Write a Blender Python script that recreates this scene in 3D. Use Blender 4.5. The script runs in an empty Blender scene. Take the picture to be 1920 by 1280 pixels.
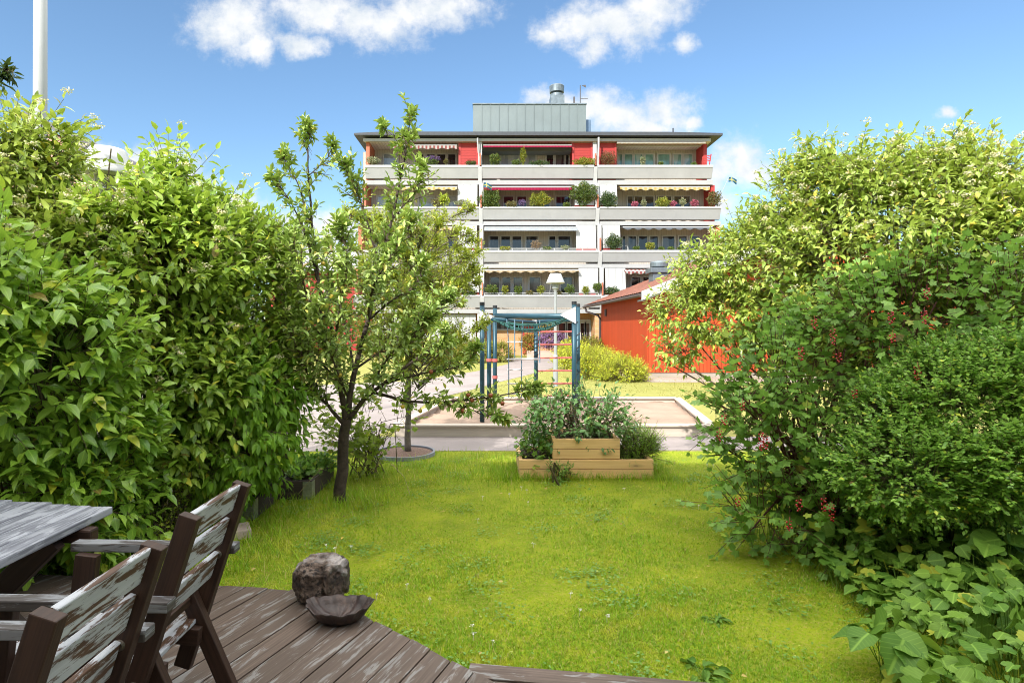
import bpy, math, random
import numpy as np
from mathutils import Vector, Matrix

random.seed(7)
SC = bpy.context.scene
COL = SC.collection
PX0, PY0, F = 920.0, 612.0, 1100.0        # principal point and focal length of the lens, in photo pixels
CAMZ = 1.8

def W(px, py, Y):
    return Vector(((px-PX0)/F*Y, Y, CAMZ-(py-PY0)/F*Y))
def G(px, py, z=0.0):
    Y = (CAMZ-z)*F/(py-PY0)
    return Vector(((px-PX0)/F*Y, Y, z))

# ------------------------------------------------------------------ nodes
def new_mat(name):
    m = bpy.data.materials.new(name); m.use_nodes = True
    nt = m.node_tree; nt.nodes.clear()
    return m, nt
class N:
    """tiny node helper"""
    def __init__(s, nt): s.nt = nt
    def n(s, t, **kw):
        x = s.nt.nodes.new(t)
        for k, v in kw.items():
            if k == 'ins':
                for a, b in v.items():
                    if isinstance(b, bpy.types.NodeSocket): s.nt.links.new(b, x.inputs[a])
                    else: x.inputs[a].default_value = b
            else: setattr(x, k, v)
        return x
    def math(s, op, a, b=0.0, c=None, clamp=False):
        x = s.n('ShaderNodeMath', operation=op, use_clamp=clamp, ins={0: a, 1: b})
        if c is not None:
            if isinstance(c, bpy.types.NodeSocket): s.nt.links.new(c, x.inputs[2])
            else: x.inputs[2].default_value = c
        return x.outputs[0]
    def vmath(s, op, a, b=(0, 0, 0), c=None):
        x = s.n('ShaderNodeVectorMath', operation=op, ins={0: a, 1: b})
        if c is not None: x.inputs[2].default_value = c
        return x.outputs['Value'] if op in ('LENGTH', 'DOT_PRODUCT') else x.outputs[0]
    def mix(s, f, a, b, blend='MIX'):
        x = s.n('ShaderNodeMix', data_type='RGBA', blend_type=blend)
        for i, v in ((0, f), (6, a), (7, b)):
            if isinstance(v, bpy.types.NodeSocket): s.nt.links.new(v, x.inputs[i])
            else:
                if i > 0 and len(v) == 3: v = (*v, 1)
                x.inputs[i].default_value = v
        return x.outputs[2]
    def ramp(s, f, stops):
        x = s.n('ShaderNodeValToRGB', ins={0: f}); e = x.color_ramp.elements
        while len(e) < len(stops): e.new(0.5)
        for el, (p, c) in zip(e, stops):
            el.position = p; el.color = (*c, 1) if len(c) == 3 else c
        return x.outputs[0]
    def rng(s, f, a, b, c=0.0, d=1.0, smooth=False):
        x = s.n('ShaderNodeMapRange', interpolation_type='SMOOTHSTEP' if smooth else 'LINEAR', ins={0: f, 1: a, 2: b, 3: c, 4: d})
        return x.outputs[0]
    def noise(s, vec, scale, detail=4.0, rough=0.55, dist=0.0):
        x = s.n('ShaderNodeTexNoise', ins={'Vector': vec, 'Scale': scale, 'Detail': detail, 'Roughness': rough, 'Distortion': dist})
        return x.outputs['Fac'] if 'Fac' in x.outputs else x.outputs[0]
    def coord(s, k='Object'): return s.n('ShaderNodeTexCoord').outputs[k]
    def mapping(s, vec, sc=(1, 1, 1), rot=(0, 0, 0)):
        return s.n('ShaderNodeMapping', ins={'Vector': vec, 'Scale': sc, 'Rotation': rot}).outputs[0]
    def bump(s, h, strength=0.3, dist=0.02):
        return s.n('ShaderNodeBump', ins={'Height': h, 'Strength': strength, 'Distance': dist}).outputs[0]
    def bsdf(s, **ins):
        x = s.n('ShaderNodeBsdfPrincipled')
        for k, v in ins.items():
            k = k.replace('_', ' ')
            if isinstance(v, bpy.types.NodeSocket): s.nt.links.new(v, x.inputs[k])
            else:
                if k == 'Base Color' and len(v) == 3: v = (*v, 1)
                x.inputs[k].default_value = v
        return x.outputs[0]
    def out(s, sh):
        o = s.n('ShaderNodeOutputMaterial'); s.nt.links.new(sh, o.inputs[0])

MATS = {}
def plain(name, col, rough=0.6, var=0.12, scale=6.0, metal=0.0, bump=0.0, bscale=60.0, spec=0.4):
    if name in MATS: return MATS[name]
    m, nt = new_mat(name); k = N(nt)
    co = k.coord()
    nz = k.noise(co, scale, 5)
    lo = tuple(c*(1-var) for c in col); hi = tuple(min(1, c*(1+var)) for c in col)
    c = k.mix(k.rng(nz, .3, .7), lo, hi)
    kw = dict(Base_Color=c, Roughness=rough, Metallic=metal, Specular_IOR_Level=spec)
    if bump: kw['Normal'] = k.bump(k.noise(co, bscale, 4), bump, .01)
    k.out(k.bsdf(**kw)); MATS[name] = m
    return m

def leaf_mat(name, dark, light, trans=(.16, .26, .03), tfac=.38, rough=.42, vein=0.0, spec=.45, clump=1.5, gain=1.0, aged=.988):
    dark, light, trans = (tuple(min(.9, x*gain) for x in q) for q in (dark, light, trans))
    m, nt = new_mat(name); k = N(nt)
    rnd = k.n('ShaderNodeNewGeometry').outputs['Random Per Island']
    cl = k.noise(k.coord(), clump, 3)
    f = k.math('ADD', k.math('MULTIPLY', rnd, .65), k.math('MULTIPLY', k.rng(cl, .3, .7), .35))
    c = k.mix(f, dark, light)
    c = k.mix(k.math('GREATER_THAN', k.math('FRACT', k.math('MULTIPLY', rnd, 37.7)), .95), c, (light[0]*1.5+.05, light[1]*1.15, light[2]*.9))
    c = k.mix(k.math('GREATER_THAN', k.math('FRACT', k.math('MULTIPLY', rnd, 91.3)), aged), c, (.2, .12, .04))
    tc = k.mix(f, tuple(x*.75 for x in trans), trans)
    if vein:
        uv = k.n('ShaderNodeSeparateXYZ', ins={0: k.coord('UV')})
        d = k.math('ABSOLUTE', k.math('SUBTRACT', uv.outputs[0], .5))
        rib = k.rng(d, .015, .05, 1, 0)
        w = k.math('SINE', k.math('MULTIPLY', k.math('SUBTRACT', uv.outputs[1], k.math('MULTIPLY', d, .7)), 46))
        sv = k.math('MULTIPLY', k.rng(w, .8, 1), .5)
        vf = k.math('MULTIPLY', k.math('MAXIMUM', rib, sv), vein)
        c = k.mix(vf, c, tuple(min(1, x*1.9+.02) for x in light))
    b = k.bsdf(Base_Color=c, Roughness=rough, Specular_IOR_Level=spec)
    t = k.n('ShaderNodeBsdfTranslucent', ins={0: tc}).outputs[0]
    mx = k.n('ShaderNodeMixShader', ins={0: tfac, 1: b, 2: t}).outputs[0]
    k.out(mx); MATS[name] = m
    return m

def wood_mat(name, base, dark, paint=None, amount=.5, rough=.7, gscale=1.0, var=.25, island=True, patch=1.0, knots=0):
    """grain along UV.x; optional worn paint or bleached patches"""
    m, nt = new_mat(name); k = N(nt)
    uv = k.coord('UV')
    rnd = k.n('ShaderNodeNewGeometry').outputs['Random Per Island']
    off = k.n('ShaderNodeCombineXYZ', ins={0: k.math('MULTIPLY', rnd, 17), 1: k.math('MULTIPLY', rnd, 9)}).outputs[0]
    p = k.vmath('ADD', uv, off)
    g = k.noise(k.mapping(p, (2.2*gscale, 70*gscale, 1)), 1, 6, .65, .4)
    g2 = k.noise(k.mapping(p, (1.1*gscale, 9*gscale, 1)), 1, 5, .6)
    c = k.mix(k.rng(g, .3, .72), dark, base)
    c = k.mix(k.math('MULTIPLY', k.rng(g2, .35, .7), .5), c, dark)
    if island: c = k.mix(k.math('MULTIPLY', rnd, var), c, tuple(x*.45 for x in base))
    rf = rough
    if knots:
        vo = k.n('ShaderNodeTexVoronoi', ins={'Vector': k.mapping(p, (2.6, 9, 1)), 'Scale': 1.0, 'Randomness': 1.0}).outputs['Distance']
        kn = k.math('MAXIMUM', k.rng(vo, .06, .12, 1, 0), k.math('MULTIPLY', k.rng(vo, .12, .3, .45, 0), 1.0))
        c = k.mix(k.math('MULTIPLY', kn, knots), c, tuple(x*.28 for x in base))
    if paint:
        q = k.noise(k.mapping(p, (3.2*patch, 17*patch, 1)), 1, 9, .68, .5)
        q = k.math('ADD', q, k.math('MULTIPLY', k.math('SUBTRACT', g, .5), .25)); q = k.math('ADD', q, k.math('MULTIPLY', k.math('SUBTRACT', k.noise(k.mapping(p, (1.3, 4, 1)), 1, 3), .5), .35))
        pf = k.rng(q, .52-.22*(amount-.5)-.02, .52-.22*(amount-.5)+.035)
        pc = k.mix(k.rng(g2, .3, .7), paint, tuple(x*.62 for x in paint))
        c = k.mix(pf, c, pc)
    h = k.math('ADD', g, k.math('MULTIPLY', g2, .4))
    k.out(k.bsdf(Base_Color=c, Roughness=rf, Specular_IOR_Level=.35, Normal=k.bump(h, .35, .004)))
    MATS[name] = m
    return m

# ------------------------------------------------------------------ mesh building
ORG = {}
class MB:
    def __init__(s): s.v = []; s.f = []; s.uv = []; s.mi = []
    def add(s, verts, faces, uvs=None, mi=0):
        o = len(s.v); s.v += [tuple(v) for v in verts]
        for i, f in enumerate(faces):
            s.f.append(tuple(a+o for a in f)); s.mi.append(mi)
            if uvs: s.uv += uvs[i]
            else:
                p = [Vector(verts[a]) for a in f]
                n = (p[1]-p[0]).cross(p[2]-p[0]); ax = max(range(3), key=lambda j: abs(n[j]))
                ij = [(1, 2), (0, 2), (0, 1)][ax]
                s.uv += [(q[ij[0]], q[ij[1]]) for q in p]
        return s
    def box(s, c, size, R=None, mi=0):
        c = Vector(c); h = [x/2 for x in size]
        V = []
        for dz in (-1, 1):
            for dy in (-1, 1):
                for dx in (-1, 1):
                    d = Vector((dx*h[0], dy*h[1], dz*h[2]))
                    V.append(c+(R@d if R else d))
        s.add(V, [(0, 2, 3, 1), (4, 5, 7, 6), (0, 1, 5, 4), (2, 6, 7, 3), (0, 4, 6, 2), (1, 3, 7, 5)], mi=mi)
        return s
    def span(s, x0, x1, y0, y1, z0, z1, mi=0):
        return s.box(((x0+x1)/2, (y0+y1)/2, (z0+z1)/2), (abs(x1-x0), abs(y1-y0), abs(z1-z0)), mi=mi)
    def beam(s, p, q, w, h, up=(0, 0, 1), mi=0):
        """bar from p to q; h along up, w across; UV.x runs along it"""
        p = Vector(p); q = Vector(q); d = (q-p); L = d.length; d.normalize()
        up = Vector(up); side = d.cross(up)
        if side.length < 1e-4: side = d.cross(Vector((1, 0, 0)))
        side.normalize(); u = side.cross(d).normalized()
        V = []
        for e in (p, q):
            for a, b in ((-1, -1), (1, -1), (1, 1), (-1, 1)):
                V.append(e+side*(a*w/2)+u*(b*h/2))
        r = random.random()*5
        Fs = [(0, 1, 5, 4), (1, 2, 6, 5), (2, 3, 7, 6), (3, 0, 4, 7), (3, 2, 1, 0), (4, 5, 6, 7)]
        U = []
        acc = 0
        for k, wd in enumerate((w, h, w, h)):
            U.append([(r, acc), (r, acc+wd), (r+L, acc+wd), (r+L, acc)]); acc += wd
        for _ in range(2): U.append([(r, 0), (r+h, 0), (r+h, w), (r, w)])
        s.add(V, Fs, U, mi=mi)
        return s
    def tube(s, pts, rad, n=8, mi=0, cap=True):
        pts = [Vector(p) for p in pts]
        if not hasattr(rad, '__len__'): rad = [rad]*len(pts)
        V = []; Fs = []; U = []
        ref = None; acc = 0
        ls = [0]
        for i, p in enumerate(pts):
            d = (pts[min(i+1, len(pts)-1)]-pts[max(i-1, 0)]).normalized()
            if ref is None:
                ref = Vector((0, 0, 1)) if abs(d.z) < .9 else Vector((1, 0, 0))
            a = (ref-d*ref.dot(d)).normalized(); b = d.cross(a); ref = a
            if i: ls.append(ls[-1]+(p-pts[i-1]).length)
            for j in range(n):
                t = 2*math.pi*j/n
                V.append(p+(a*math.cos(t)+b*math.sin(t))*rad[i])
        for i in range(len(pts)-1):
            for j in range(n):
                j2 = (j+1) % n
                Fs.append((i*n+j, i*n+j2, (i+1)*n+j2, (i+1)*n+j))
                w = rad[0]*6.28
                U.append([(ls[i], j/n*w), (ls[i], (j+1)/n*w), (ls[i+1], (j+1)/n*w), (ls[i+1], j/n*w)])
        if cap:
            Fs.append(tuple(range(n-1, -1, -1))); U.append([(0, 0)]*n)
            k = (len(pts)-1)*n; Fs.append(tuple(k+j for j in range(n))); U.append([(0, 0)]*n)
        s.add(V, Fs, U, mi=mi)
        return s
    def lathe(s, prof, c, n=24, wob=None, mi=0):
        c = Vector(c); V = []; Fs = []
        for i, (r, z) in enumerate(prof):
            for j in range(n):
                t = 2*math.pi*j/n
                k = wob(t, i) if wob else (1, 0)
                V.append(c+Vector((r*k[0]*math.cos(t), r*k[0]*math.sin(t), z+k[1])))
        for i in range(len(prof)-1):
            for j in range(n):
                j2 = (j+1) % n
                Fs.append((i*n+j, i*n+j2, (i+1)*n+j2, (i+1)*n+j))
        if prof[0][0] > 1e-4: Fs.append(tuple(range(n-1, -1, -1)))
        if prof[-1][0] > 1e-4: Fs.append(tuple((len(prof)-1)*n+j for j in range(n)))
        s.add(V, Fs, mi=mi)
        return s
    def prism(s, poly, z0, z1, mi=0, axis='z'):
        n = len(poly)
        def P(a, b, h): return (a, b, h) if axis == 'z' else ((a, h, b) if axis == 'y' else (h, a, b))
        V = [P(a, b, z0) for a, b in poly]+[P(a, b, z1) for a, b in poly]
        Fs = [tuple(range(n-1, -1, -1)), tuple(range(n, 2*n))]
        for i in range(n):
            j = (i+1) % n; Fs.append((i, j, n+j, n+i))
        s.add(V, Fs, mi=mi)
        return s
    def build(s, name, mat, parent=None, base=None, smooth=False, bevel=0.0):
        org = ORG.get(parent.name, Vector((0, 0, 0))) if parent else Vector(base or (0, 0, 0))
        me = bpy.data.meshes.new(name)
        me.from_pydata([(v[0]-org[0], v[1]-org[1], v[2]-org[2]) for v in s.v], [], s.f)
        uvl = me.uv_layers.new(name='UVMap')
        if len(s.uv) == len(me.loops):
            uvl.data.foreach_set('uv', np.array(s.uv, dtype=np.float32).ravel())
        mats = mat if isinstance(mat, (list, tuple)) else [mat]
        for m in mats: me.materials.append(m)
        if len(mats) > 1: me.polygons.foreach_set('material_index', s.mi)
        if smooth: me.polygons.foreach_set('use_smooth', [True]*len(me.polygons))
        me.update()
        o = bpy.data.objects.new(name, me); COL.objects.link(o)
        if parent: o.parent = parent
        else: o.location = org
        ORG[o.name] = org
        if bevel:
            b = o.modifiers.new('bevel', 'BEVEL'); b.width = bevel; b.segments = 2; b.limit_method = 'ANGLE'
        return o

def tag(o, label=None, cat=None, group=None, kind=None):
    if label: o['label'] = label
    if cat: o['category'] = cat
    if group: o['group'] = group
    if kind: o['kind'] = kind
    return o
def thing(name, label, cat, loc=(0, 0, 0), group=None):
    o = bpy.data.objects.new(name, None); COL.objects.link(o); o.location = loc
    o.empty_display_size = .2
    ORG[o.name] = Vector(loc)
    return tag(o, label, cat, group)
def copy_tree(o, off=None, label=None, parent=None):
    c = o.copy(); COL.objects.link(c)
    if parent: c.parent = parent
    else:
        c.location = o.location+Vector(off)
        if label: c['label'] = label
    for ch in [x for x in COL.objects if x.parent == o]: copy_tree(ch, parent=c)
    return c

# ------------------------------------------------------------------ numpy leaves
def tmpl(v, f):
    k = {}
    for a in f: k.setdefault(len(a), []).append(a)
    return np.array(v, float), {n: np.array(x, int) for n, x in k.items()}
T_OVATE = tmpl([(0, 0, 0), (0, .33, -.01), (0, .68, -.06), (0, 1, -.2), (-.44, .3, .07), (.44, .3, .07), (-.36, .62, .0), (.36, .62, .0)],
               [(0, 1, 4), (0, 5, 1), (4, 1, 2, 6), (1, 5, 7, 2), (6, 2, 3), (2, 7, 3)])
T_DIA = tmpl([(0, 0, 0), (-.5, .48, .07), (0, 1, -.07), (.5, .48, .07)], [(0, 2, 1), (0, 3, 2)])
T_APPLE = tmpl([(0, 0, 0), (-.42, .32, .1), (-.4, .66, .06), (0, 1, -.12), (.4, .66, .06), (.42, .32, .1)], [(0, 3, 2, 1), (0, 5, 4, 3)])
T_BLADE = tmpl([(-.5, 0, 0), (.5, 0, 0), (-.38, .5, .05), (.38, .5, .05), (0, 1, .28)], [(0, 1, 3, 2), (2, 3, 4)])
T_STRAP = tmpl([(-.3, 0, 0), (.3, 0, 0), (-.5, .35, -.02), (.5, .35, -.02), (-.35, .7, -.14), (.35, .7, -.14), (0, 1, -.38)],
               [(0, 1, 3, 2), (2, 3, 5, 4), (4, 5, 6)])
def lobed(pol, serr=0.0, cup=.1, curl=.16, wav=0.0):
    v = [(0, .34, -.03)]
    n = len(pol)
    for i, (a, r) in enumerate(pol):
        a = math.radians(a); rr = r*(1+(serr if i % 2 else -serr))
        x, y = math.sin(a)*rr, .34+math.cos(a)*rr
        v.append((x, y, cup*(abs(x)**1.3)-curl*max(0, y-.4)**1.5+wav*math.sin(i*1.9)))
    f = [(0, 1+i, 1+(i+1) % n) for i in range(n)]
    return tmpl(v, f)
T_CURRANT = lobed([(0, .66), (14, .5), (28, .36), (42, .5), (58, .58), (76, .52), (96, .38), (116, .46), (140, .46), (164, .3),
                   (196, .3), (220, .46), (244, .46), (264, .38), (284, .52), (302, .58), (318, .5), (332, .36), (346, .5)], .05, .12)
_B = [(0, .68), (8, .6), (16, .55), (24, .47), (31, .38), (38, .42), (46, .52), (54, .6), (62, .6), (72, .55), (82, .54), (94, .5), (108, .46), (124, .46), (142, .44), (160, .36), (174, .2),
               (186, .2), (200, .36), (218, .44), (236, .46), (252, .46), (266, .5), (278, .54), (288, .55), (298, .6), (306, .6), (314, .52), (322, .42), (329, .38), (336, .47), (344, .55), (352, .6)]
T_BIG = lobed(_B, .04, .3, .5, .012); T_BIG2 = lobed(_B, .06, -.15, .25, .02)
_H = [(0, .68), (12, .56), (28, .5), (48, .49), (70, .48), (95, .46), (120, .45), (145, .42), (165, .34), (195, .34), (215, .42), (240, .45), (265, .46), (290, .48), (312, .49), (332, .5), (348, .56)]
T_HEART = lobed(_H, .03, .3, .55, .01); T_HEART2 = lobed(_H, .03, -.2, .3, .016)
T_ROUND = lobed([(0, .62), (40, .5), (80, .44), (120, .42), (160, .33), (200, .33), (240, .42), (280, .44), (320, .5)], 0, .1)

def unit(a): return a/np.maximum(np.linalg.norm(a, axis=1, keepdims=True), 1e-9)
def mesh_np(name, V, Fs, uvs, mat, parent=None, base=None, smooth=False):
    """Fs: list of (M,k) index arrays, uvs: list of (M,k,2)"""
    org = np.array(ORG.get(parent.name, (0, 0, 0)) if parent else (base or (0, 0, 0)), float)
    me = bpy.data.meshes.new(name)
    me.vertices.add(len(V)); me.vertices.foreach_set('co', (V-org).astype(np.float32).ravel())
    nl = sum(f.size for f in Fs); nf = sum(len(f) for f in Fs)
    me.loops.add(nl); me.polygons.add(nf)
    me.loops.foreach_set('vertex_index', np.concatenate([f.ravel() for f in Fs]).astype(np.int32))
    tot = np.concatenate([np.full(len(f), f.shape[1]) for f in Fs])
    st = np.concatenate([[0], np.cumsum(tot)[:-1]])
    me.polygons.foreach_set('loop_start', st.astype(np.int32))
    try: me.polygons.foreach_set('loop_total', tot.astype(np.int32))
    except Exception: pass
    mats = mat if isinstance(mat, (list, tuple)) else [mat]
    for m in mats: me.materials.append(m)
    me.update(calc_edges=True)
    if uvs is not None:
        l = me.uv_layers.new(name='UVMap'); l.data.foreach_set('uv', np.concatenate([u.reshape(-1, 2) for u in uvs]).astype(np.float32).ravel())
    if smooth: me.polygons.foreach_set('use_smooth', np.ones(nf, bool))
    o = bpy.data.objects.new(name, me); COL.objects.link(o)
    if parent: o.parent = parent
    else: o.location = org
    ORG[o.name] = Vector(org)
    return o
class LB:
    """collects leaves (templates placed by arrays) and thin stems into one mesh"""
    def __init__(s): s.V = []; s.F = {}; s.n = 0; s.mi = {}
    def leaves(s, T, P, A, Nn, L, Wd):
        tv, tf = T
        if len(P) == 0: return s
        A = unit(A); Nn = unit(Nn-A*np.sum(Nn*A, 1, keepdims=True)); S = np.cross(A, Nn)
        L = np.broadcast_to(np.asarray(L, float), (len(P),)); Wd = np.broadcast_to(np.asarray(Wd, float), (len(P),))
        V = (P[:, None]+S[:, None]*(tv[None, :, 0, None]*Wd[:, None, None])+A[:, None]*(tv[None, :, 1, None]*L[:, None, None])
             + Nn[:, None]*(tv[None, :, 2, None]*L[:, None, None])).reshape(-1, 3)
        o = s.n+np.arange(len(P))*len(tv)
        for k, f in tf.items():
            FF = (o[:, None, None]+f[None]).reshape(-1, k)
            U = np.broadcast_to(np.stack([tv[f][:, :, 0]+.5, tv[f][:, :, 1]], -1)[None], (len(P), len(f), k, 2)).reshape(-1, k, 2)
            s.F.setdefault(k, []).append((FF, U))
        s.V.append(V); s.n += len(V)
        return s
    def stems(s, P0, P1, r0, r1=None, n=3):
        if len(P0) == 0: return s
        r1 = r0 if r1 is None else r1
        D = unit(P1-P0); ref = np.where(np.abs(D[:, 2:3]) < .9, np.array([[0, 0, 1.]]), np.array([[1., 0, 0]]))
        a = unit(np.cross(D, ref)); b = np.cross(D, a)
        r0 = np.broadcast_to(np.asarray(r0, float), (len(P0),))[:, None]; r1 = np.broadcast_to(np.asarray(r1, float), (len(P0),))[:, None]
        V = np.zeros((len(P0), 2*n, 3))
        for j in range(n):
            t = 2*math.pi*j/n; d = a*math.cos(t)+b*math.sin(t)
            V[:, j] = P0+d*r0; V[:, n+j] = P1+d*r1
        o = s.n+np.arange(len(P0))*2*n
        f = np.array([(j, (j+1) % n, n+(j+1) % n, n+j) for j in range(n)])
        FF = (o[:, None, None]+f[None]).reshape(-1, 4)
        s.F.setdefault(4, []).append((FF, np.zeros((len(FF), 4, 2))+.3))
        s.V.append(V.reshape(-1, 3)); s.n += len(P0)*2*n
        return s
    def build(s, name, mat, parent=None, base=None):
        Fs = []; U = []
        for k, l in s.F.items():
            for a, b in l: Fs.append(a); U.append(b)
        return mesh_np(name, np.concatenate(s.V), Fs, U, mat, parent, base)

UP = np.array([[0, 0, 1.]])
def rand_unit(r, n): return unit(r.normal(size=(n, 3)))
def lobe(px, py, Y, rpx, rpy, ry, w=1.0):
    c = W(px, py, Y)
    return (c.x, c.y, c.z, rpx/F*Y, ry, rpy/F*Y, w)
def sample_lobes(r, lobes, n, lo=.7, hi=1.03, zmin=.05, back=.5, keep_in=.12, gaps=0):
    A = np.array([(l[3]*l[5]+l[4]*l[5]+l[3]*l[4])*l[6] for l in lobes]); A /= A.sum()
    L = np.array(lobes)[:, :6]
    P = []; Nm = []; got = 0
    while got < n:
        m = int((n-got)*2.2)+50
        i = r.choice(len(lobes), m, p=A); u = rand_unit(r, m)
        rr = lo+(hi-lo)*np.sqrt(r.random(m))
        p = L[i, :3]+u*L[i, 3:6]*rr[:, None]
        nn = unit(u/L[i, 3:6])
        ok = p[:, 2] > zmin
        if gaps:      # hollows between the boughs
            w_ = 6.5*gaps; f = np.sin(p[:, 0]*w_+1.3+np.sin(p[:, 2]*w_*.7))*np.sin(p[:, 2]*w_*1.1+.5+np.sin(p[:, 1]*w_*.6))+.5*np.sin(p[:, 1]*w_*1.7+p[:, 0]*w_*1.3)
            ok &= (f > -.25) | (r.random(m) < .3) | ((rr < .8) & (r.random(m) < .5))
        ok &= (nn[:, 1] < .25) | (r.random(m) < back)
        for k in range(len(lobes)):
            q = np.linalg.norm((p-L[k, :3])/L[k, 3:6], axis=1)
            ok &= ~((i != k) & (q < .8) & (r.random(m) > keep_in))
        P.append(p[ok]); Nm.append(nn[ok]); got += int(ok.sum())
    return np.concatenate(P)[:n], np.concatenate(Nm)[:n]
def shoot_leaves(r, lb, T, P, D, L, nodes, ll, wr, droop=.35, opp=True, jit=.25, spread=.9, stem_r=.003, stem_lb=None, flat=False):
    """leaves in pairs (or singly) along straight shoots from P along D"""
    n = len(P); D = unit(D)
    ref = UP+rand_unit(r, n)*.25 if flat else rand_unit(r, n)
    a = unit(np.cross(D, ref)); b = np.cross(D, a)
    L = np.broadcast_to(np.asarray(L, float), (n,))
    for k in range(nodes):
        t = (k+.6)/nodes if nodes > 1 else .8
        pos = P+D*(L*t)[:, None]-UP*(L*.12*t*t)[:, None]
        if flat: ang = r.normal(size=n)*.2
        elif opp: ang = (k % 2)*math.pi/2+r.normal(size=n)*.3
        else: ang = k*2.4+r.normal(size=n)*.3
        for sgn in ((1, -1) if opp else (1,)):
            s = (a*np.cos(ang)[:, None]+b*np.sin(ang)[:, None])*sgn
            ax = unit(s*spread+D*(.5+.5*t)-UP*droop+r.normal(size=(n, 3))*jit)
            nr = UP*1.0+D*.25+r.normal(size=(n, 3))*jit
            sz = ll*(.55+.75*r.random(n))*(1.08-.35*t if nodes > 2 else 1)
            lb.leaves(T, pos, ax, nr, sz, sz*wr)
    # terminal leaf
    sz = ll*(.55+.4*r.random(n))
    lb.leaves(T, P+D*L[:, None], unit(D+r.normal(size=(n, 3))*.3), UP+r.normal(size=(n, 3))*.4-D*.5, sz, sz*wr)
    (stem_lb or lb).stems(P-D*.08, P+D*L[:, None], stem_r, stem_r*.5)

# ------------------------------------------------------------------ camera, light, sky
cam = bpy.data.cameras.new('camera'); co = bpy.data.objects.new('camera', cam); COL.objects.link(co)
co.location = (0, 0, CAMZ); co.rotation_euler = (math.radians(90), 0, 0)
cam.sensor_width = 36; cam.lens = F/1920*36
cam.shift_x = (960-PX0)/1920; cam.shift_y = -(640-PY0)/1920
cam.clip_start = .05; cam.clip_end = 3000
SC.camera = co

TO_SUN = Vector((-.55, -1, .8)).normalized()
ELEV = math.asin(TO_SUN.z); AZ = math.atan2(TO_SUN.x, TO_SUN.y)
sl = bpy.data.lights.new('sun', 'SUN'); so = bpy.data.objects.new('sun', sl); COL.objects.link(so)
sl.energy = 2.05; sl.angle = math.radians(.55); sl.color = (1, .96, .89)
so.rotation_euler = TO_SUN.to_track_quat('Z', 'Y').to_euler(); so.location = (-10, -20, 30)

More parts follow.
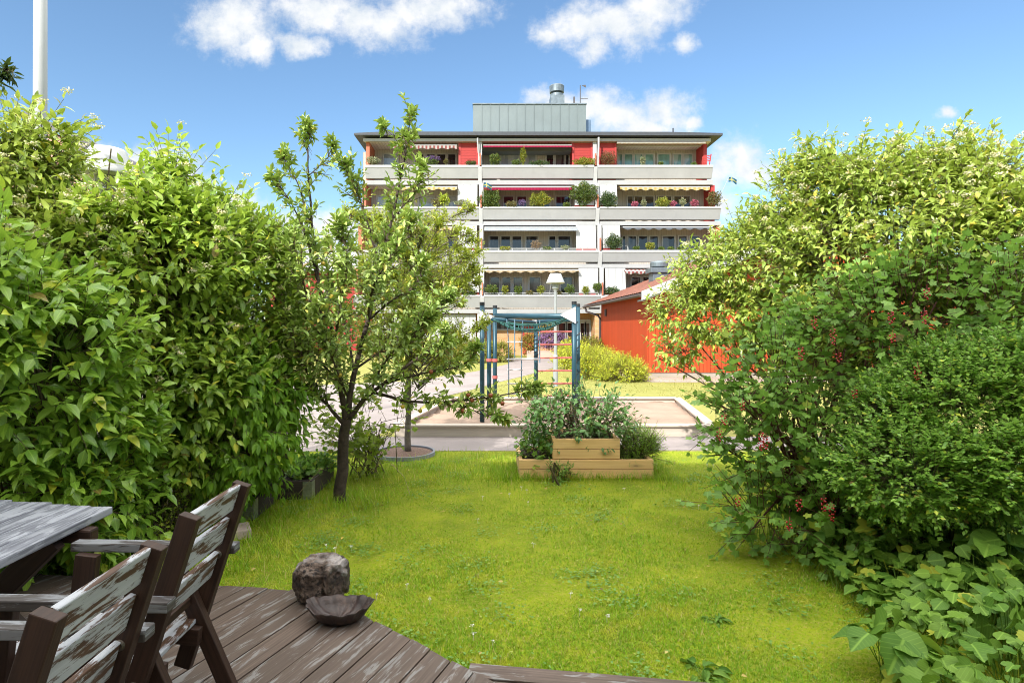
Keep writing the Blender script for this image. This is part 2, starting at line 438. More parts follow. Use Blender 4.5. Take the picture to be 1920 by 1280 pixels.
def make_world():
    w = bpy.data.worlds.new('World'); SC.world = w; w.use_nodes = True
    nt = w.node_tree; nt.nodes.clear(); k = N(nt)
    sky = k.n('ShaderNodeTexSky', sky_type='NISHITA', sun_disc=False, sun_elevation=ELEV, sun_rotation=AZ)
    sky.altitude = 50; sky.air_density = 1.0; sky.dust_density = .6; sky.ozone_density = 1.6
    d = k.coord('Generated')
    sp = k.n('ShaderNodeSeparateXYZ', ins={0: d})
    yy = k.math('MAXIMUM', sp.outputs[1], .02)
    uv = k.n('ShaderNodeCombineXYZ', ins={0: k.math('DIVIDE', sp.outputs[0], yy), 1: k.math('DIVIDE', sp.outputs[2], yy)}).outputs[0]
    nz = k.n('ShaderNodeTexNoise', ins={'Vector': uv, 'Scale': 9.0, 'Detail': 6.0, 'Roughness': .6})
    warp = k.vmath('MULTIPLY', k.vmath('SUBTRACT', nz.outputs['Color'], (.5, .5, .5)), (.09, .07, 0))
    uw = k.vmath('ADD', uv, warp)
    blobs = [  # px, py, rx, ry in photo pixels: where each puff stands over the roofs
        (440, 45, 95, 55), (470, 85, 45, 35), (600, 20, 110, 45), (700, 40, 110, 50), (800, 20, 130, 40), (560, 80, 60, 25),
        (1090, 50, 90, 40), (1150, 40, 110, 55), (1120, 85, 40, 30), (1220, 10, 90, 40), (1030, 60, 40, 20), (1290, 82, 28, 22),
        (1060, 205, 70, 42), (1120, 200, 60, 40), (1160, 220, 80, 40), (1240, 210, 70, 48), (1200, 240, 90, 30), (1010, 185, 35, 22), (1300, 225, 25, 18),
        (1385, 300, 50, 50), (1400, 320, 60, 35), (1345, 330, 45, 35), (1350, 390, 50, 30), (1765, 218, 20, 14), (1900, 330, 60, 30),
        (200, 300, 60, 30), (270, 310, 70, 40), (330, 320, 60, 50), (300, 285, 30, 25), (385, 350, 40, 30), (420, 390, 90, 40), (570, 430, 70, 40), (640, 440, 90, 50)]
    best = None
    for (px, py, rx, ry) in blobs:
        u0, v0, a, b = (px-PX0)/F, (PY0-py)/F, rx/F, ry/F
        e = k.n('ShaderNodeVectorMath', operation='MULTIPLY_ADD', ins={0: uw, 1: (1/a, 1/b, 0), 2: (-u0/a, -v0/b, 0)}).outputs[0]
        m = k.math('SUBTRACT', 1.0, k.math('MULTIPLY', k.vmath('LENGTH', e), .62))
        best = m if best is None else k.math('MAXIMUM', best, m)
    fb = k.noise(uv, 24, 10, .66)
    den = k.math('ADD', best, k.math('MULTIPLY', k.math('SUBTRACT', fb, .5), 1.15))
    den = k.rng(den, .2, .92, 0, 1, True)
    den = k.math('MULTIPLY', den, k.rng(sp.outputs[1], .05, .2))
    # extra-bright clouds added overhead, out of view, to fill the shaded garden
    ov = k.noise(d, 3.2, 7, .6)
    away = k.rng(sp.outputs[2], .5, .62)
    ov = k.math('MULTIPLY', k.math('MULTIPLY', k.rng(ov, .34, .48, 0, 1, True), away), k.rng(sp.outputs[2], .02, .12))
    fb2 = k.noise(k.vmath('ADD', uv, (.0, .03, 0)), 16, 6, .6)
    body = k.mix(k.rng(fb2, .32, .62), (1.55, 1.68, 1.8), (2.05, 2.05, 2.05))
    skyc = k.mix(1.0, sky.outputs[0], SKY_TINT, 'MULTIPLY')
    c = k.mix(den, skyc, body)
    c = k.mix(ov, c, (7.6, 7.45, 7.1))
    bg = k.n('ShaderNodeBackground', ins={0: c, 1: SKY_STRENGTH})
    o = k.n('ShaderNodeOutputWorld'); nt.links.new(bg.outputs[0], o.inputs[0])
SKY_STRENGTH = .15
SKY_TINT = (.34, .40, .425)
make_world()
SC.view_settings.view_transform = 'Standard'; SC.view_settings.look = 'None'
SC.view_settings.exposure = 1.8; SC.view_settings.gamma = 1
SC.render.engine = 'CYCLES'
cy = SC.cycles
cy.max_bounces = 7; cy.diffuse_bounces = 4; cy.glossy_bounces = 2; cy.transmission_bounces = 5; cy.transparent_max_bounces = 4
cy.caustics_reflective = False; cy.caustics_refractive = False; cy.sample_clamp_indirect = 6
cy.use_denoising = True; cy.filter_width = 1.0
try: cy.denoiser = 'OPENIMAGEDENOISE'; cy.denoising_input_passes = 'RGB_ALBEDO_NORMAL'
except Exception: pass
# ================================================================== THE SETTING
def ground_mat():
    m, nt = new_mat('grass_ground'); k = N(nt); co_ = k.coord()
    a = k.noise(co_, .35, 6, .6); b = k.noise(co_, 7, 6, .7); c_ = k.noise(co_, 55, 4, .7)
    c = k.mix(k.rng(a, .35, .65), (.23, .23, .055), (.31, .29, .09))
    c = k.mix(k.math('MULTIPLY', k.rng(b, .42, .7), .6), c, (.36, .33, .12))
    c = k.mix(k.math('MULTIPLY', k.rng(c_, .4, .65), .5), c, (.11, .15, .01))
    k.out(k.bsdf(Base_Color=c, Roughness=.85, Specular_IOR_Level=.2, Normal=k.bump(c_, .6, .03)))
    return m
M_GROUND = ground_mat()
mb = MB()
gx = sorted(set([-400, -60, -30] + [x*.5 for x in range(-20, 21)] + [30, 60, 400])); gy = sorted(set([-60] + [y*.5 for y in range(-2, 50)] + [40, 80, 500]))
for i in range(len(gx)-1):
    for j in range(len(gy)-1):
        mb.add([(gx[i], gy[j], 0), (gx[i+1], gy[j], 0), (gx[i+1], gy[j+1], 0), (gx[i], gy[j+1], 0)], [(0, 1, 2, 3)])
tag(mb.build('ground', M_GROUND), kind='structure')
def lawn_mat():
    m, nt = new_mat('lawn_thatch'); k = N(nt); co_ = k.coord(); a = k.noise(co_, 2.2, 6, .65); b = k.noise(co_, 40, 5, .7)
    c = k.mix(k.rng(a, .35, .65), (.12, .19, .006), (.25, .31, .012)); c = k.mix(k.math('MULTIPLY', k.rng(b, .45, .65), .6), c, (.33, .27, .07))
    k.out(k.bsdf(Base_Color=c, Roughness=.9, Specular_IOR_Level=.1, Normal=k.bump(b, .7, .02))); return m
mb = MB()
for i in range(-14, 13): mb.add([(i*.5, .2, .003), (i*.5+.5, .2, .003), (i*.5+.5, 8.44, .003), (i*.5, 8.44, .003)], [(0, 1, 2, 3)])
tag(mb.build('lawn', lawn_mat()), kind='structure')

def asphalt_mat(name, col, speck=.35):
    m, nt = new_mat(name); k = N(nt); co_ = k.coord()
    a = k.noise(co_, 1.1, 5, .6); b = k.noise(co_, 160, 2, .8); d = k.noise(co_, 12, 5, .7)
    c = k.mix(k.rng(a, .3, .7), tuple(x*.82 for x in col), tuple(min(1, x*1.12) for x in col))
    c = k.mix(k.math('MULTIPLY', k.rng(b, .35, .7), speck), c, tuple(x*.5 for x in col))
    c = k.mix(k.math('MULTIPLY', k.rng(d, .55, .75), .3), c, tuple(x*.7 for x in col))
    k.out(k.bsdf(Base_Color=c, Roughness=.85, Specular_IOR_Level=.25, Normal=k.bump(b, .5, .006)))
    return m
M_ASPH = asphalt_mat('asphalt', (.285, .248, .238)); M_SAND = asphalt_mat('sand', (.325, .235, .178), .4)
M_SLAB = asphalt_mat('concrete_paving', (.36, .31, .26), .15)
def flat(name, polys, z, mat):
    mb = MB()
    for p in polys: mb.add([(a, b, z) for a, b in p], [tuple(range(len(p)))])
    return tag(mb.build(name, mat), kind='structure')
flat('path', [[(-14, 8.55), (-3, 8.45), (0, 8.5), (4.2, 8.55), (14, 8.7), (14, 9.75), (3.6, 9.58), (-1.9, 9.58), (-2.6, 10.5), (-14, 10.5)]], .004, M_ASPH)
flat('yard', [[(-14, 10.52), (-2.6, 10.52), (-1.9, 9.6), (-1.6, 11), (-1.5, 14.4), (-.6, 16.5), (.35, 19.2), (1.7, 22.6), (2.9, 26), (3.3, 33.5), (.8, 33.5), (.9, 28.4), (-.4, 24), (-2.4, 19.5), (-6, 17.6), (-14, 17)]], .006, M_ASPH)
flat('paving', [[(5.2, 18.9), (18, 18.7), (18, 20.75), (5.55, 20.75), (4.4, 28), (3.6, 29), (3.3, 28.5), (4.6, 21)]], .008, M_SLAB)

# sand pit: timber surround and the sand in it
M_TIMBER = wood_mat('bleached_timber', (.6, .52, .44), (.44, .38, .32), gscale=.8, var=.15)
sp = thing('sandbox', 'large low sandpit of pale timber planks under the blue climbing frame', 'sandbox', (1.2, 11.4, 0))
SB = [(-1.55, 9.62), (3.62, 9.62), (4.22, 13.3), (-.9, 13.3)]
def wall_plank(p, q, z0, z1, t, seams=1):
    m_ = MB()
    p = Vector((*p, 0)); q = Vector((*q, 0))
    for i in range(seams):
        a = p.lerp(q, i/seams); b = p.lerp(q, (i+1)/seams-.0015)
        m_.beam((a.x, a.y, (z0+z1)/2), (b.x, b.y, (z0+z1)/2), t, z1-z0)
    return m_
for i in range(4):
    p, q = SB[i], SB[(i+1) % 4]
    wall_plank(p, q, 0, .165, .06, 2).build('plank', M_TIMBER, sp, bevel=.004)
    w_ = wall_plank(p, q, .168, .2, .16, 2); w_.build('seat_board', M_TIMBER, sp, bevel=.004)
mb = MB(); n = 44; r_ = random.Random(3)
hgt = {}
for i in range(n+1):
    for j in range(n+1): hgt[i, j] = .09+.05*math.sin(i*.5+j*.3)*math.sin(j*.45)*.5+r_.uniform(-.022, .018)
def sbp(u, v):
    a = Vector(SB[0]).lerp(Vector(SB[1]), u); b = Vector(SB[3]).lerp(Vector(SB[2]), u); return a.lerp(b, v)
V = [];Fs = []
for i in range(n+1):
    for j in range(n+1):
        p = sbp(i/n, j/n); V.append((p.x, p.y, hgt[i, j]))
for i in range(n):
    for j in range(n): Fs.append((i*(n+1)+j, (i+1)*(n+1)+j, (i+1)*(n+1)+j+1, i*(n+1)+j+1))
mb.add(V, Fs); tag(mb.build('sand', M_SAND, smooth=True), kind='structure')

# the house the picture was taken from; its roof edge throws the shade over the near garden
mb = MB(); mb.span(-13, 6.5, -9, -1.6, 0, 7.45)
tag(mb.build('house_behind', plain('cream_render', (.62, .56, .47), .8)), kind='structure')

# ================================================================== APARTMENT BUILDING
def stained(name, col, rough):
    m, nt = new_mat(name); k = N(nt); p = k.n('ShaderNodeNewGeometry').outputs['Position']
    a = k.noise(k.mapping(p, (2.6, 2.6, .35)), 1, 6, .65); b = k.noise(p, 1.1, 5, .6); c = k.mix(k.rng(b, .3, .7), tuple(x*.93 for x in col), tuple(x*1.05 for x in col))
    c = k.mix(k.math('MULTIPLY', k.rng(a, .52, .75), .18), c, tuple(x*.6 for x in col)); k.out(k.bsdf(Base_Color=c, Roughness=rough, Specular_IOR_Level=.3)); return m
M_CONC = stained('pale_concrete', (.335, .335, .335), .75); M_WHITE = plain('white_paint', (.42, .42, .42), .55, .05, 2)
M_RAIL = plain('white_rail', (.49,.49,.48), .5, .04); M_ROOFD = plain('dark_roofing', (.05, .055, .065), .6)
M_SHEET = plain('pale_sheet_metal', (.15, .18, .185), .5, .06, 1.2, metal=.2)
M_DUCT = plain('galvanised_duct', (.15, .18, .2), .45, .25, 4, metal=.4)
def board_mat(name, col, axis, pitch, depth=.5, var=.1, dark=.55):
    """painted boards: a groove every pitch metres along axis (0 x, 1 y, 2 z, 3 x+y)"""
    m, nt = new_mat(name); k = N(nt)
    s = k.n('ShaderNodeSeparateXYZ', ins={0: k.n('ShaderNodeNewGeometry').outputs['Position']})
    a = k.math('ADD', s.outputs[0], s.outputs[1]) if axis == 3 else s.outputs[axis]
    q = k.math('MULTIPLY', a, 1/pitch); fr = k.math('FRACT', q); fl = k.math('FLOOR', q)
    ed = k.rng(k.math('ABSOLUTE', k.math('SUBTRACT', fr, .5)), .42, .48)
    wn = k.n('ShaderNodeTexWhiteNoise', noise_dimensions='1D', ins={'W': fl}).outputs['Value']
    nz = k.noise(k.coord(), 2.5, 6, .65)
    f = k.math('ADD', k.math('MULTIPLY', wn, .6), k.math('MULTIPLY', k.rng(nz, .3, .7), .5))
    c = k.mix(f, tuple(x*(1-var) for x in col), tuple(min(1, x*(1+var)) for x in col))
    c = k.mix(ed, c, tuple(x*dark for x in col))
    k.out(k.bsdf(Base_Color=c, Roughness=.62, Specular_IOR_Level=.3, Normal=k.bump(k.math('SUBTRACT', 1.0, ed), depth, .012)))
    MATS[name] = m
    return m
M_CLADB = board_mat('beige_boards', (.46,.42,.37), 0, .16); M_CLADW = board_mat('white_boards', (.41,.41,.405), 0, .42, .35, .04, .68)
M_CLADR = board_mat('red_boards', (.34, .034, .03), 2, .17); M_RED = plain('red_paint', (.36, .034, .03), .55)
M_CEIL = board_mat('ceiling_boards', (.6, .55, .49), 0, .2, .4)
M_BRICKFIN = plain('red_brown_board', (.42, .13, .07), .65)
def brick_mat(name, c1, c2, mortar, sc=1.0):
    m, nt = new_mat(name); k = N(nt)
    s = k.n('ShaderNodeSeparateXYZ', ins={0: k.coord()})
    v = k.n('ShaderNodeCombineXYZ', ins={0: k.math('ADD', s.outputs[0], s.outputs[1]), 1: s.outputs[2]}).outputs[0]
    b = k.n('ShaderNodeTexBrick', ins={'Vector': v, 'Color1': (*c1, 1), 'Color2': (*c2, 1), 'Mortar': (*mortar, 1), 'Scale': 1.0,
                                       'Mortar Size': .008, 'Brick Width': .25*sc, 'Row Height': .075*sc, 'Bias': 0.0})
    k.out(k.bsdf(Base_Color=b.outputs[0], Roughness=.85, Normal=k.bump(b.outputs[1], -.3, .006)))
    return m
M_BRICK = brick_mat('tan_brick', (.56, .29, .13), (.47, .22, .09), (.5, .36, .24))
def glass_mat(name, col, rough=.06):
    m, nt = new_mat(name); k = N(nt)
    nz = k.noise(k.coord(), 1.3, 3)
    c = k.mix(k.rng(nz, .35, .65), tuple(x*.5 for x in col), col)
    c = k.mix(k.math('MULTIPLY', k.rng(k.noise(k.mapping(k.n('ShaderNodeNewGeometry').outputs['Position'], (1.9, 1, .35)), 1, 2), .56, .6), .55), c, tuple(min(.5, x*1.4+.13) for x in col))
    k.out(k.bsdf(Base_Color=c, Roughness=rough, Specular_IOR_Level=.7))
    return m
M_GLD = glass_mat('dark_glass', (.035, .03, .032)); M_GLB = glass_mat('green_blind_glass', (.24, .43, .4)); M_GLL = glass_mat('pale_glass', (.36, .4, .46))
def stripe_mat(name, c1, c2, period, axis=0, duty=.5):
    m, nt = new_mat(name); k = N(nt)
    s = k.n('ShaderNodeSeparateXYZ', ins={0: k.n('ShaderNodeNewGeometry').outputs['Position']})
    fr = k.math('FRACT', k.math('MULTIPLY', s.outputs[axis], 1/period))
    f = k.rng(k.math('ABSOLUTE', k.math('SUBTRACT', fr, .5)), duty*.5-.04, duty*.5+.04)
    c = k.mix(f, c1, c2)
    b = k.bsdf(Base_Color=c, Roughness=.8, Specular_IOR_Level=.1)
    t = k.n('ShaderNodeBsdfTranslucent', ins={0: c}).outputs[0]
    k.out(k.n('ShaderNodeMixShader', ins={0: .3, 1: b, 2: t}).outputs[0])
    return m
A_REDW = stripe_mat('red_white_canvas', (.27, .085, .08), (.45, .41, .39), .24); A_YEL = stripe_mat('yellow_cream_canvas', (.5, .36, .13), (.52, .45, .3), .3)
A_CRIM = stripe_mat('crimson_canvas', (.34, .016, .06), (.27, .012, .05), .2); A_GRAY = plain('grey_blue_canvas', (.3, .33, .37), .8)
A_DARK = plain('slate_canvas', (.1, .11, .13), .8); A_BEIGE = stripe_mat('beige_canvas', (.44, .33, .2), (.5, .42, .3), .3)

bd = thing('apartment_building', 'four storey apartment block with long pale balconies, awnings and metal roof box', 'apartment building', (1.5, 36, 0))
FL = {1: dict(Y=35.0, r=(553, 556.5), p=576.5, b=(579.5, 587), c=(904, 1130), e=(662, 1372)),
      2: dict(Y=35.35, r=(469, 472.7), p=490.5, b=(494, 501.6), c=(902.5, 1126), e=(669, 1362)),
      3: dict(Y=35.7, r=(388, 391.3), p=410.6, b=(413.5, 421), c=(901.5, 1121), e=(677, 1352)),
      4: dict(Y=36.05, r=(309.7, 313.5), p=333, b=(336, 344.5), c=(900, 1117), e=(684, 1337))}
ROOFY = 36.2
def zz(y, Y): return CAMZ-(y-PY0)/F*Y
def xx(x, Y): return (x-PX0)/F*Y
def opening_top(f): return zz(FL[f+1]['b'][1], FL[f+1]['Y']) if f < 4 else zz(264.5, ROOFY)
for f, d in FL.items():
    Y = d['Y']; zr0, zr1 = zz(d['r'][1], Y), zz(d['r'][0], Y); zp = zz(d['p'], Y); zb0, zb1 = zz(d['b'][1], Y), zz(d['b'][0], Y)
    xs = [xx(d['e'][0], Y), xx(d['c'][0], Y), xx(d['c'][1], Y), xx(d['e'][1], Y)]
    top = opening_top(f)
    for i in range(3):
        a, b = xs[i]+(.12 if i else 0), xs[i+1]-(.12 if i < 2 else 0)
        m_ = MB()   # sloping concrete front
        m_.prism([(Y, zr0), (Y+.18, zr0), (Y+.38, zp), (Y+.2, zp)], a, b, axis='x')
        par = m_.build('parapet', M_CONC, bd, bevel=.015)
        m_ = MB(); m_.span(a, b, Y-.04, Y+.24, zr0, zr1); m_.build('parapet_cap', M_RAIL, par, bevel=.01)
        m_ = MB(); m_.span(a-.1, b+.1, Y+.26, Y+.6, zb0, zb1); m_.build('floor_beam', M_CONC, bd, bevel=.01)
        m_ = MB(); m_.span(a-.12, b+.12, Y+.6, Y+2.3, zb0+.03, zb1+.03); m_.build('floor_slab', M_CEIL, bd)
        # recessed balcony wall
        m_ = MB(); m_.span(a-.12, b+.12, Y+2.0+.05, Y+2.3, zb1+.03, top+.02); m_.build('balcony_wall', M_CLADB, bd)
    for i in (1, 2):
        x = xs[i]
        m_ = MB(); m_.prism([(Y-.02, zr0), (Y+.3, zr1+.02), (Y+.6, zb0), (Y+.24, zb0)], x-.117, x+.117, axis='x'); m_.build('column', M_WHITE, bd, bevel=.01)
        m_ = MB(); m_.span(x-.115, x+.115, Y+.3, Y+2.04, zr1, top); m_.build('partition', M_WHITE, bd)
        m_ = MB(); m_.span(x-.03 if i == 1 else x-.01, x+.05, Y+.05, Y+.28, zr1+.01, zr1+.75); m_.build('privacy_screen', M_BRICKFIN, bd)
    m_ = MB(); m_.span(xs[0]-.02, xs[0]+.2, Y+.45, Y+2.3, zb1, top); m_.build('end_wall', M_BRICKFIN, bd)
    m_ = MB(); m_.span(xs[3]-.32, xs[3]-.1, Y+.75, Y+2.3, zb1, top); m_.build('end_wall', M_RED, bd)

# top roof slab, fascia, roof box and what stands on the roof
Y = ROOFY
m_ = MB(); m_.span(xx(681, Y), xx(1333, Y), Y, Y+.2, zz(264.5, Y), zz(259.5, Y)); m_.build('fascia', M_WHITE, bd)
m_ = MB(); m_.prism([(xx(666, Y), zz(256.5, Y)), (xx(1351, Y), zz(257.5, Y)), (xx(1351, Y), zz(253, Y)), (xx(1250, Y), zz(250.8, Y)), (xx(720, Y), zz(250.3, Y)), (xx(666, Y), zz(253, Y))], Y-.35, Y+9, axis='y')
roof = m_.build('roof', M_ROOFD, bd)
m_ = MB(); m_.span(xx(683, Y), xx(1335, Y), Y+.2, Y+2.3, zz(264.5, Y)+.01, zz(259, Y)); m_.build('ceiling', M_CEIL, bd)
m_ = MB(); m_.span(xx(665, 36), xx(1330, 36), 38.36, 45, 2.3, 13.2); m_.build('rear_wall', M_CLADB, bd)
YP = 37.2
pn = MB(); pn.span(xx(887, YP), xx(1099, YP), YP, YP+5, 12.9, zz(196, YP))
for i in range(1, 13): 
    x = xx(887+i*212/13, YP); pn.span(x-.018, x+.018, YP-.03, YP, 13.4, zz(196.5, YP))
pen = pn.build('roof_box', M_SHEET, bd)
m_ = MB(); m_.span(xx(886, YP), xx(1100, YP), YP-.06, YP+5.05, zz(196, YP), zz(194, YP)); m_.build('edge_trim', M_DUCT, pen)
m_ = MB(); m_.span(xx(1100, YP), xx(1110, YP), YP+.4, YP+1.2, zz(247, YP), zz(220, YP)); m_.build('side_duct', plain('blue_grey_sheet', (.13, .19, .27), .4, metal=.4), pen, bevel=.02)
yv = 39.5
m_ = MB(); cx, zb = xx(1044, yv), zz(197, yv)
m_.span(cx-.46, cx+.46, yv-.46, yv+.46, zb-.3, zz(183, yv)); m_.lathe([(.44, zz(183, yv)), (.44, zz(178, yv)), (.3, zz(177, yv)), (.3, zz(175.5, yv)), (.48, zz(174.5, yv)), (.5, zz(163, yv)), (.47, zz(162, yv)), (0, zz(162.6, yv))], (cx, yv, 0), 28)
m_.build('roof_ventilator', M_DUCT, pen)
m_ = MB(); xa = xx(1088, yv)
m_.tube([(xa, yv, zz(198, yv)), (xa, yv, zz(160, yv))], .03, 6); m_.tube([(xa, yv, zz(185.5, yv)), (xx(1102, yv), yv, zz(185.5, yv))], .02, 5)
m_.prism([(xa+.1, zz(160.3, yv)), (xx(1098, yv), zz(159.5, yv)), (xx(1099, yv), zz(164.5, yv)), (xx(1095, yv), zz(162.6, yv))], yv-.02, yv+.02, axis='y')
m_.span(xx(1075, yv), xx(1078, yv), yv-.05, yv+.05, zz(198, yv), zz(182, yv)); m_.build('wind_vane', plain('vane_metal', (.1, .09, .09), .5, metal=.5), pen)
for a, b, y0 in ((704, 725, 249.3), (776, 795, 249), (1183, 1204, 248.7), (1267, 1291, 249)):
    m_ = MB(); m_.span(xx(a, 37), xx(b, 37), 37, 38, 13.5, zz(y0, 37)); m_.build('roof_hatch', M_ROOFD, roof)
for x, y0 in ((713, 243.5), (1262, 240.5)):
    m_ = MB(); m_.tube([(xx(x, 37.4), 37.4, 13.4), (xx(x, 37.4), 37.4, zz(y0, 37.4))], .045, 8); m_.build('vent_pipe', M_ROOFD, roof)
m_ = MB(); m_.tube([(xx(895.5, 36.05), 36.05, zz(258, 36)), (xx(895.5, 36.05), 36.05, zz(266, 36)), (xx(897, 36), 36.2, zz(285, 36))], .05, 8)
m_.tube([(xx(1122, 36.05), 35.95, zz(258, 36)), (xx(1122, 36.05), 36.0, zz(275, 36)), (xx(1122, 36.05), 36.2, zz(309, 36))], .06, 8); m_.build('downpipe', M_WHITE, bd)

# panels, windows, awnings per storey (photo columns give the widths)
def panel(f, x0, x1, kind):
    Y = FL[f]['Y']; zt = opening_top(f); zr = zz(FL[f]['r'][0], Y)
    m_ = MB(); a, b = xx(x0, Y+.3), xx(x1, Y+.3)
    if kind == 'red':
        m_.span(a, b, Y+.5, Y+2.0, zr-.9, zt-.01); o = m_.build('storage_box', M_CLADR, bd); 
        m_ = MB(); m_.span(a-.05, a+.09, Y+.46, Y+.5, zr-.7, zt-.02); m_.span(b-.09, b+.03, Y+.46, Y+.5, zr-.7, zt-.02); m_.build('corner_trim', M_RED, o)
    else:
        m_.prism([(Y+.34, zr+.18), (Y+.42, zr+.18), (Y+.62, zt-.02), (Y+.54, zt-.02)], a, b, axis='x'); o = m_.build('wind_screen', M_CLADW, bd)
        m_ = MB(); m_.span(a, b, Y+.4, Y+.5, zr-.5, zr+.17); m_.build('screen_base', M_CLADR, o)
for a in ((4, 861, 896, 'red'), (4, 1075, 1111, 'red'), (4, 1123, 1156, 'red'), (3, 858, 895, 'w'), (3, 1078, 1114, 'w'), (3, 1123, 1158, 'w'),
          (2, 858, 894, 'w'), (2, 1081, 1118, 'w'), (2, 1131, 1164, 'w'), (1, 863, 898, 'w'), (1, 1086, 1122, 'w'), (1, 1136, 1174, 'w')):
    panel(*a)
def window(x0, x1, y0, y1, Y, glass, mat=None, thick=.09):
    m_ = MB(); a, b, z1, z0 = xx(x0, Y)-thick, xx(x1, Y)+thick, zz(y0, Y)+thick, zz(y1, Y)-.02
    m_.span(a, a+thick, Y-.05, Y+.045, z0, z1); m_.span(b-thick, b, Y-.05, Y+.045, z0, z1)
    m_.span(a+thick, b-thick, Y-.05, Y+.045, z1-thick, z1); m_.span(a+thick, b-thick, Y-.05, Y+.045, z0, z0+.06)
    w = m_.build('window', mat or M_WHITE, bd)
    m_ = MB(); m_.span(a+thick-.01, b-thick+.01, Y, Y+.03, z0+.05, z1-thick+.01); m_.build('pane', glass, w)
for f, top, lst in ((4, 290, ((779, 794, 1), (800, 815, 1), (820, 835, 1), (840, 854, 1), (720, 745, 2), (920, 934, 2), (940, 953, 2), (958, 972, 2), (987, 1004, 2), (1025, 1037, 1), (1042, 1057, 1), (1061, 1066, 1),
                              (1159, 1166, 3), (1171, 1185, 3), (1190, 1204, 3), (1210, 1225, 3), (1234, 1255, 3), (1263, 1277, 3), (1283, 1297, 3))),
                    (3, 369, ((708, 770, 2), (786, 813, 2), (820, 837, 2), (842, 855, 2), (918, 934, 1), (945, 962, 1), (970, 986, 1), (1000, 1030, 1), (1043, 1068, 1),
                              (1177, 1186, 1), (1190, 1204, 1), (1210, 1225, 1), (1232, 1258, 1), (1264, 1277, 1), (1282, 1293, 1))),
                    (2, 443.5, ((780, 795, 1), (805, 820, 1), (830, 850, 1), (918, 934, 1), (940, 956, 1), (961, 977, 1), (987, 1008, 1), (1030, 1041, 1), (1047, 1069, 1),
                                (1168, 1172, 1), (1178, 1192, 1), (1198, 1213, 1), (1219, 1233, 1), (1243, 1264, 1), (1273, 1287, 1), (1293, 1310, 1))),
                    (1, 520, ((780, 800, 1), (810, 830, 1), (920, 936, 1), (942, 957, 1), (963, 979, 1), (993, 1012, 1), (1052, 1073, 1), (1184, 1200, 1), (1206, 1222, 1), (1230, 1255, 1)))):
    Yw = FL[f]['Y']+2.0
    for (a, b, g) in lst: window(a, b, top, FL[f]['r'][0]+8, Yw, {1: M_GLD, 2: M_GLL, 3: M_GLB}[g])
def awning(f, x0, x1, y0, y1, mat, label=None, scal=True, val=.5):
    Y = FL[f]['Y']+.12; a, b = xx(x0, Y), xx(x1, Y); zt, zb = opening_top(f)-.03, zz(y1, Y); zm = zb+(zt-zb)*val
    m_ = MB(); m_.add([(a, Y+.75, zt), (b, Y+.75, zt), (b, Y, zm), (a, Y, zm)], [(0, 1, 2, 3)])
    n = int((b-a)/.055); V = []
    for i in range(n+1):
        x = a+(b-a)*i/n; V.append((x, Y-.01, zm)); dz = .5*(1+math.cos(2*math.pi*(x-a)/.62)) if scal else 0
        V.append((x, Y-.01, zb+.09*dz))
    m_.add(V, [(2*i, 2*i+1, 2*i+3, 2*i+2) for i in range(n)])
    o = m_.build('awning', mat, bd); tag(o, label)
    m_ = MB(); m_.tube([(a, Y+.01, zm), (b, Y+.01, zm)], .035, 6); m_.tube([(a+.02, Y+.8, zt-.04), (b-.02, Y+.8, zt-.04)], .05, 6); m_.build('front_bar', M_WHITE, o)
awning(4, 735, 857, 265, 280, A_REDW, 'red and white striped awning with scalloped edge')
awning(4, 906, 1072, 265, 276.5, A_CRIM, 'plain crimson awning', False, .35)
awning(4, 1157, 1323, 265, 269.5, A_BEIGE, 'rolled up beige awning', False)
awning(3, 745, 857, 346, 357, A_YEL, 'yellow and cream awning'); awning(3, 907, 1072, 346, 356.5, A_CRIM, 'crimson awning with a white line', False)
awning(3, 1163, 1331, 346, 357.5, A_YEL, 'yellow and cream awning with a wavy edge'); awning(2, 908, 1083, 423, 432.5, A_GRAY, 'plain grey blue awning', False)
awning(2, 1168, 1336, 422, 431, A_DARK, 'dark slate awning with a wavy edge'); awning(1, 908, 1086, 503, 511.5, A_BEIGE, 'beige awning with a wavy edge')
awning(1, 1172, 1290, 502, 514, A_REDW, 'red and white striped awning behind the shed roof'); awning(2, 760, 856, 424, 432, A_YEL, 'cream awning behind the young tree')
m_ = MB(); Y = 35.82; m_.span(xx(907, Y), xx(1072, Y), Y-.02, Y-.012, zz(351.7, Y), zz(350.6, Y)); m_.build('awning_band', M_WHITE, bd)
# little red trellis on the top right balcony
m_ = MB(); Y = 36.3
for i in range(4): 
    o = i*3.2; m_.beam(W(1317, 296+o-1, Y), W(1333, 290+o+1, Y), .03, .05)
m_.beam(W(1317.5, 309, Y), W(1317.5, 294, Y), .05, .05); m_.beam(W(1330, 309, Y), W(1333.5, 289, Y), .05, .05); m_.build('trellis', M_RED, bd)
# white interior beam line of storey one, thin railings on caps
m_ = MB()
for f, a, b in ((2, 908, 1118), (1, 908, 1122)):
    Y = FL[f]['Y']+.1; z = zz(FL[f]['r'][0], Y)+.1; m_.tube([(xx(a, Y), Y, z), (xx(b, Y), Y, z)], .022, 6)
    for i in range(9): 
        x = xx(a+(b-a)*i/8, Y); m_.tube([(x, Y, z), (x, Y, z-.12)], .018, 5)
m_.build('handrail', M_RAIL, bd)
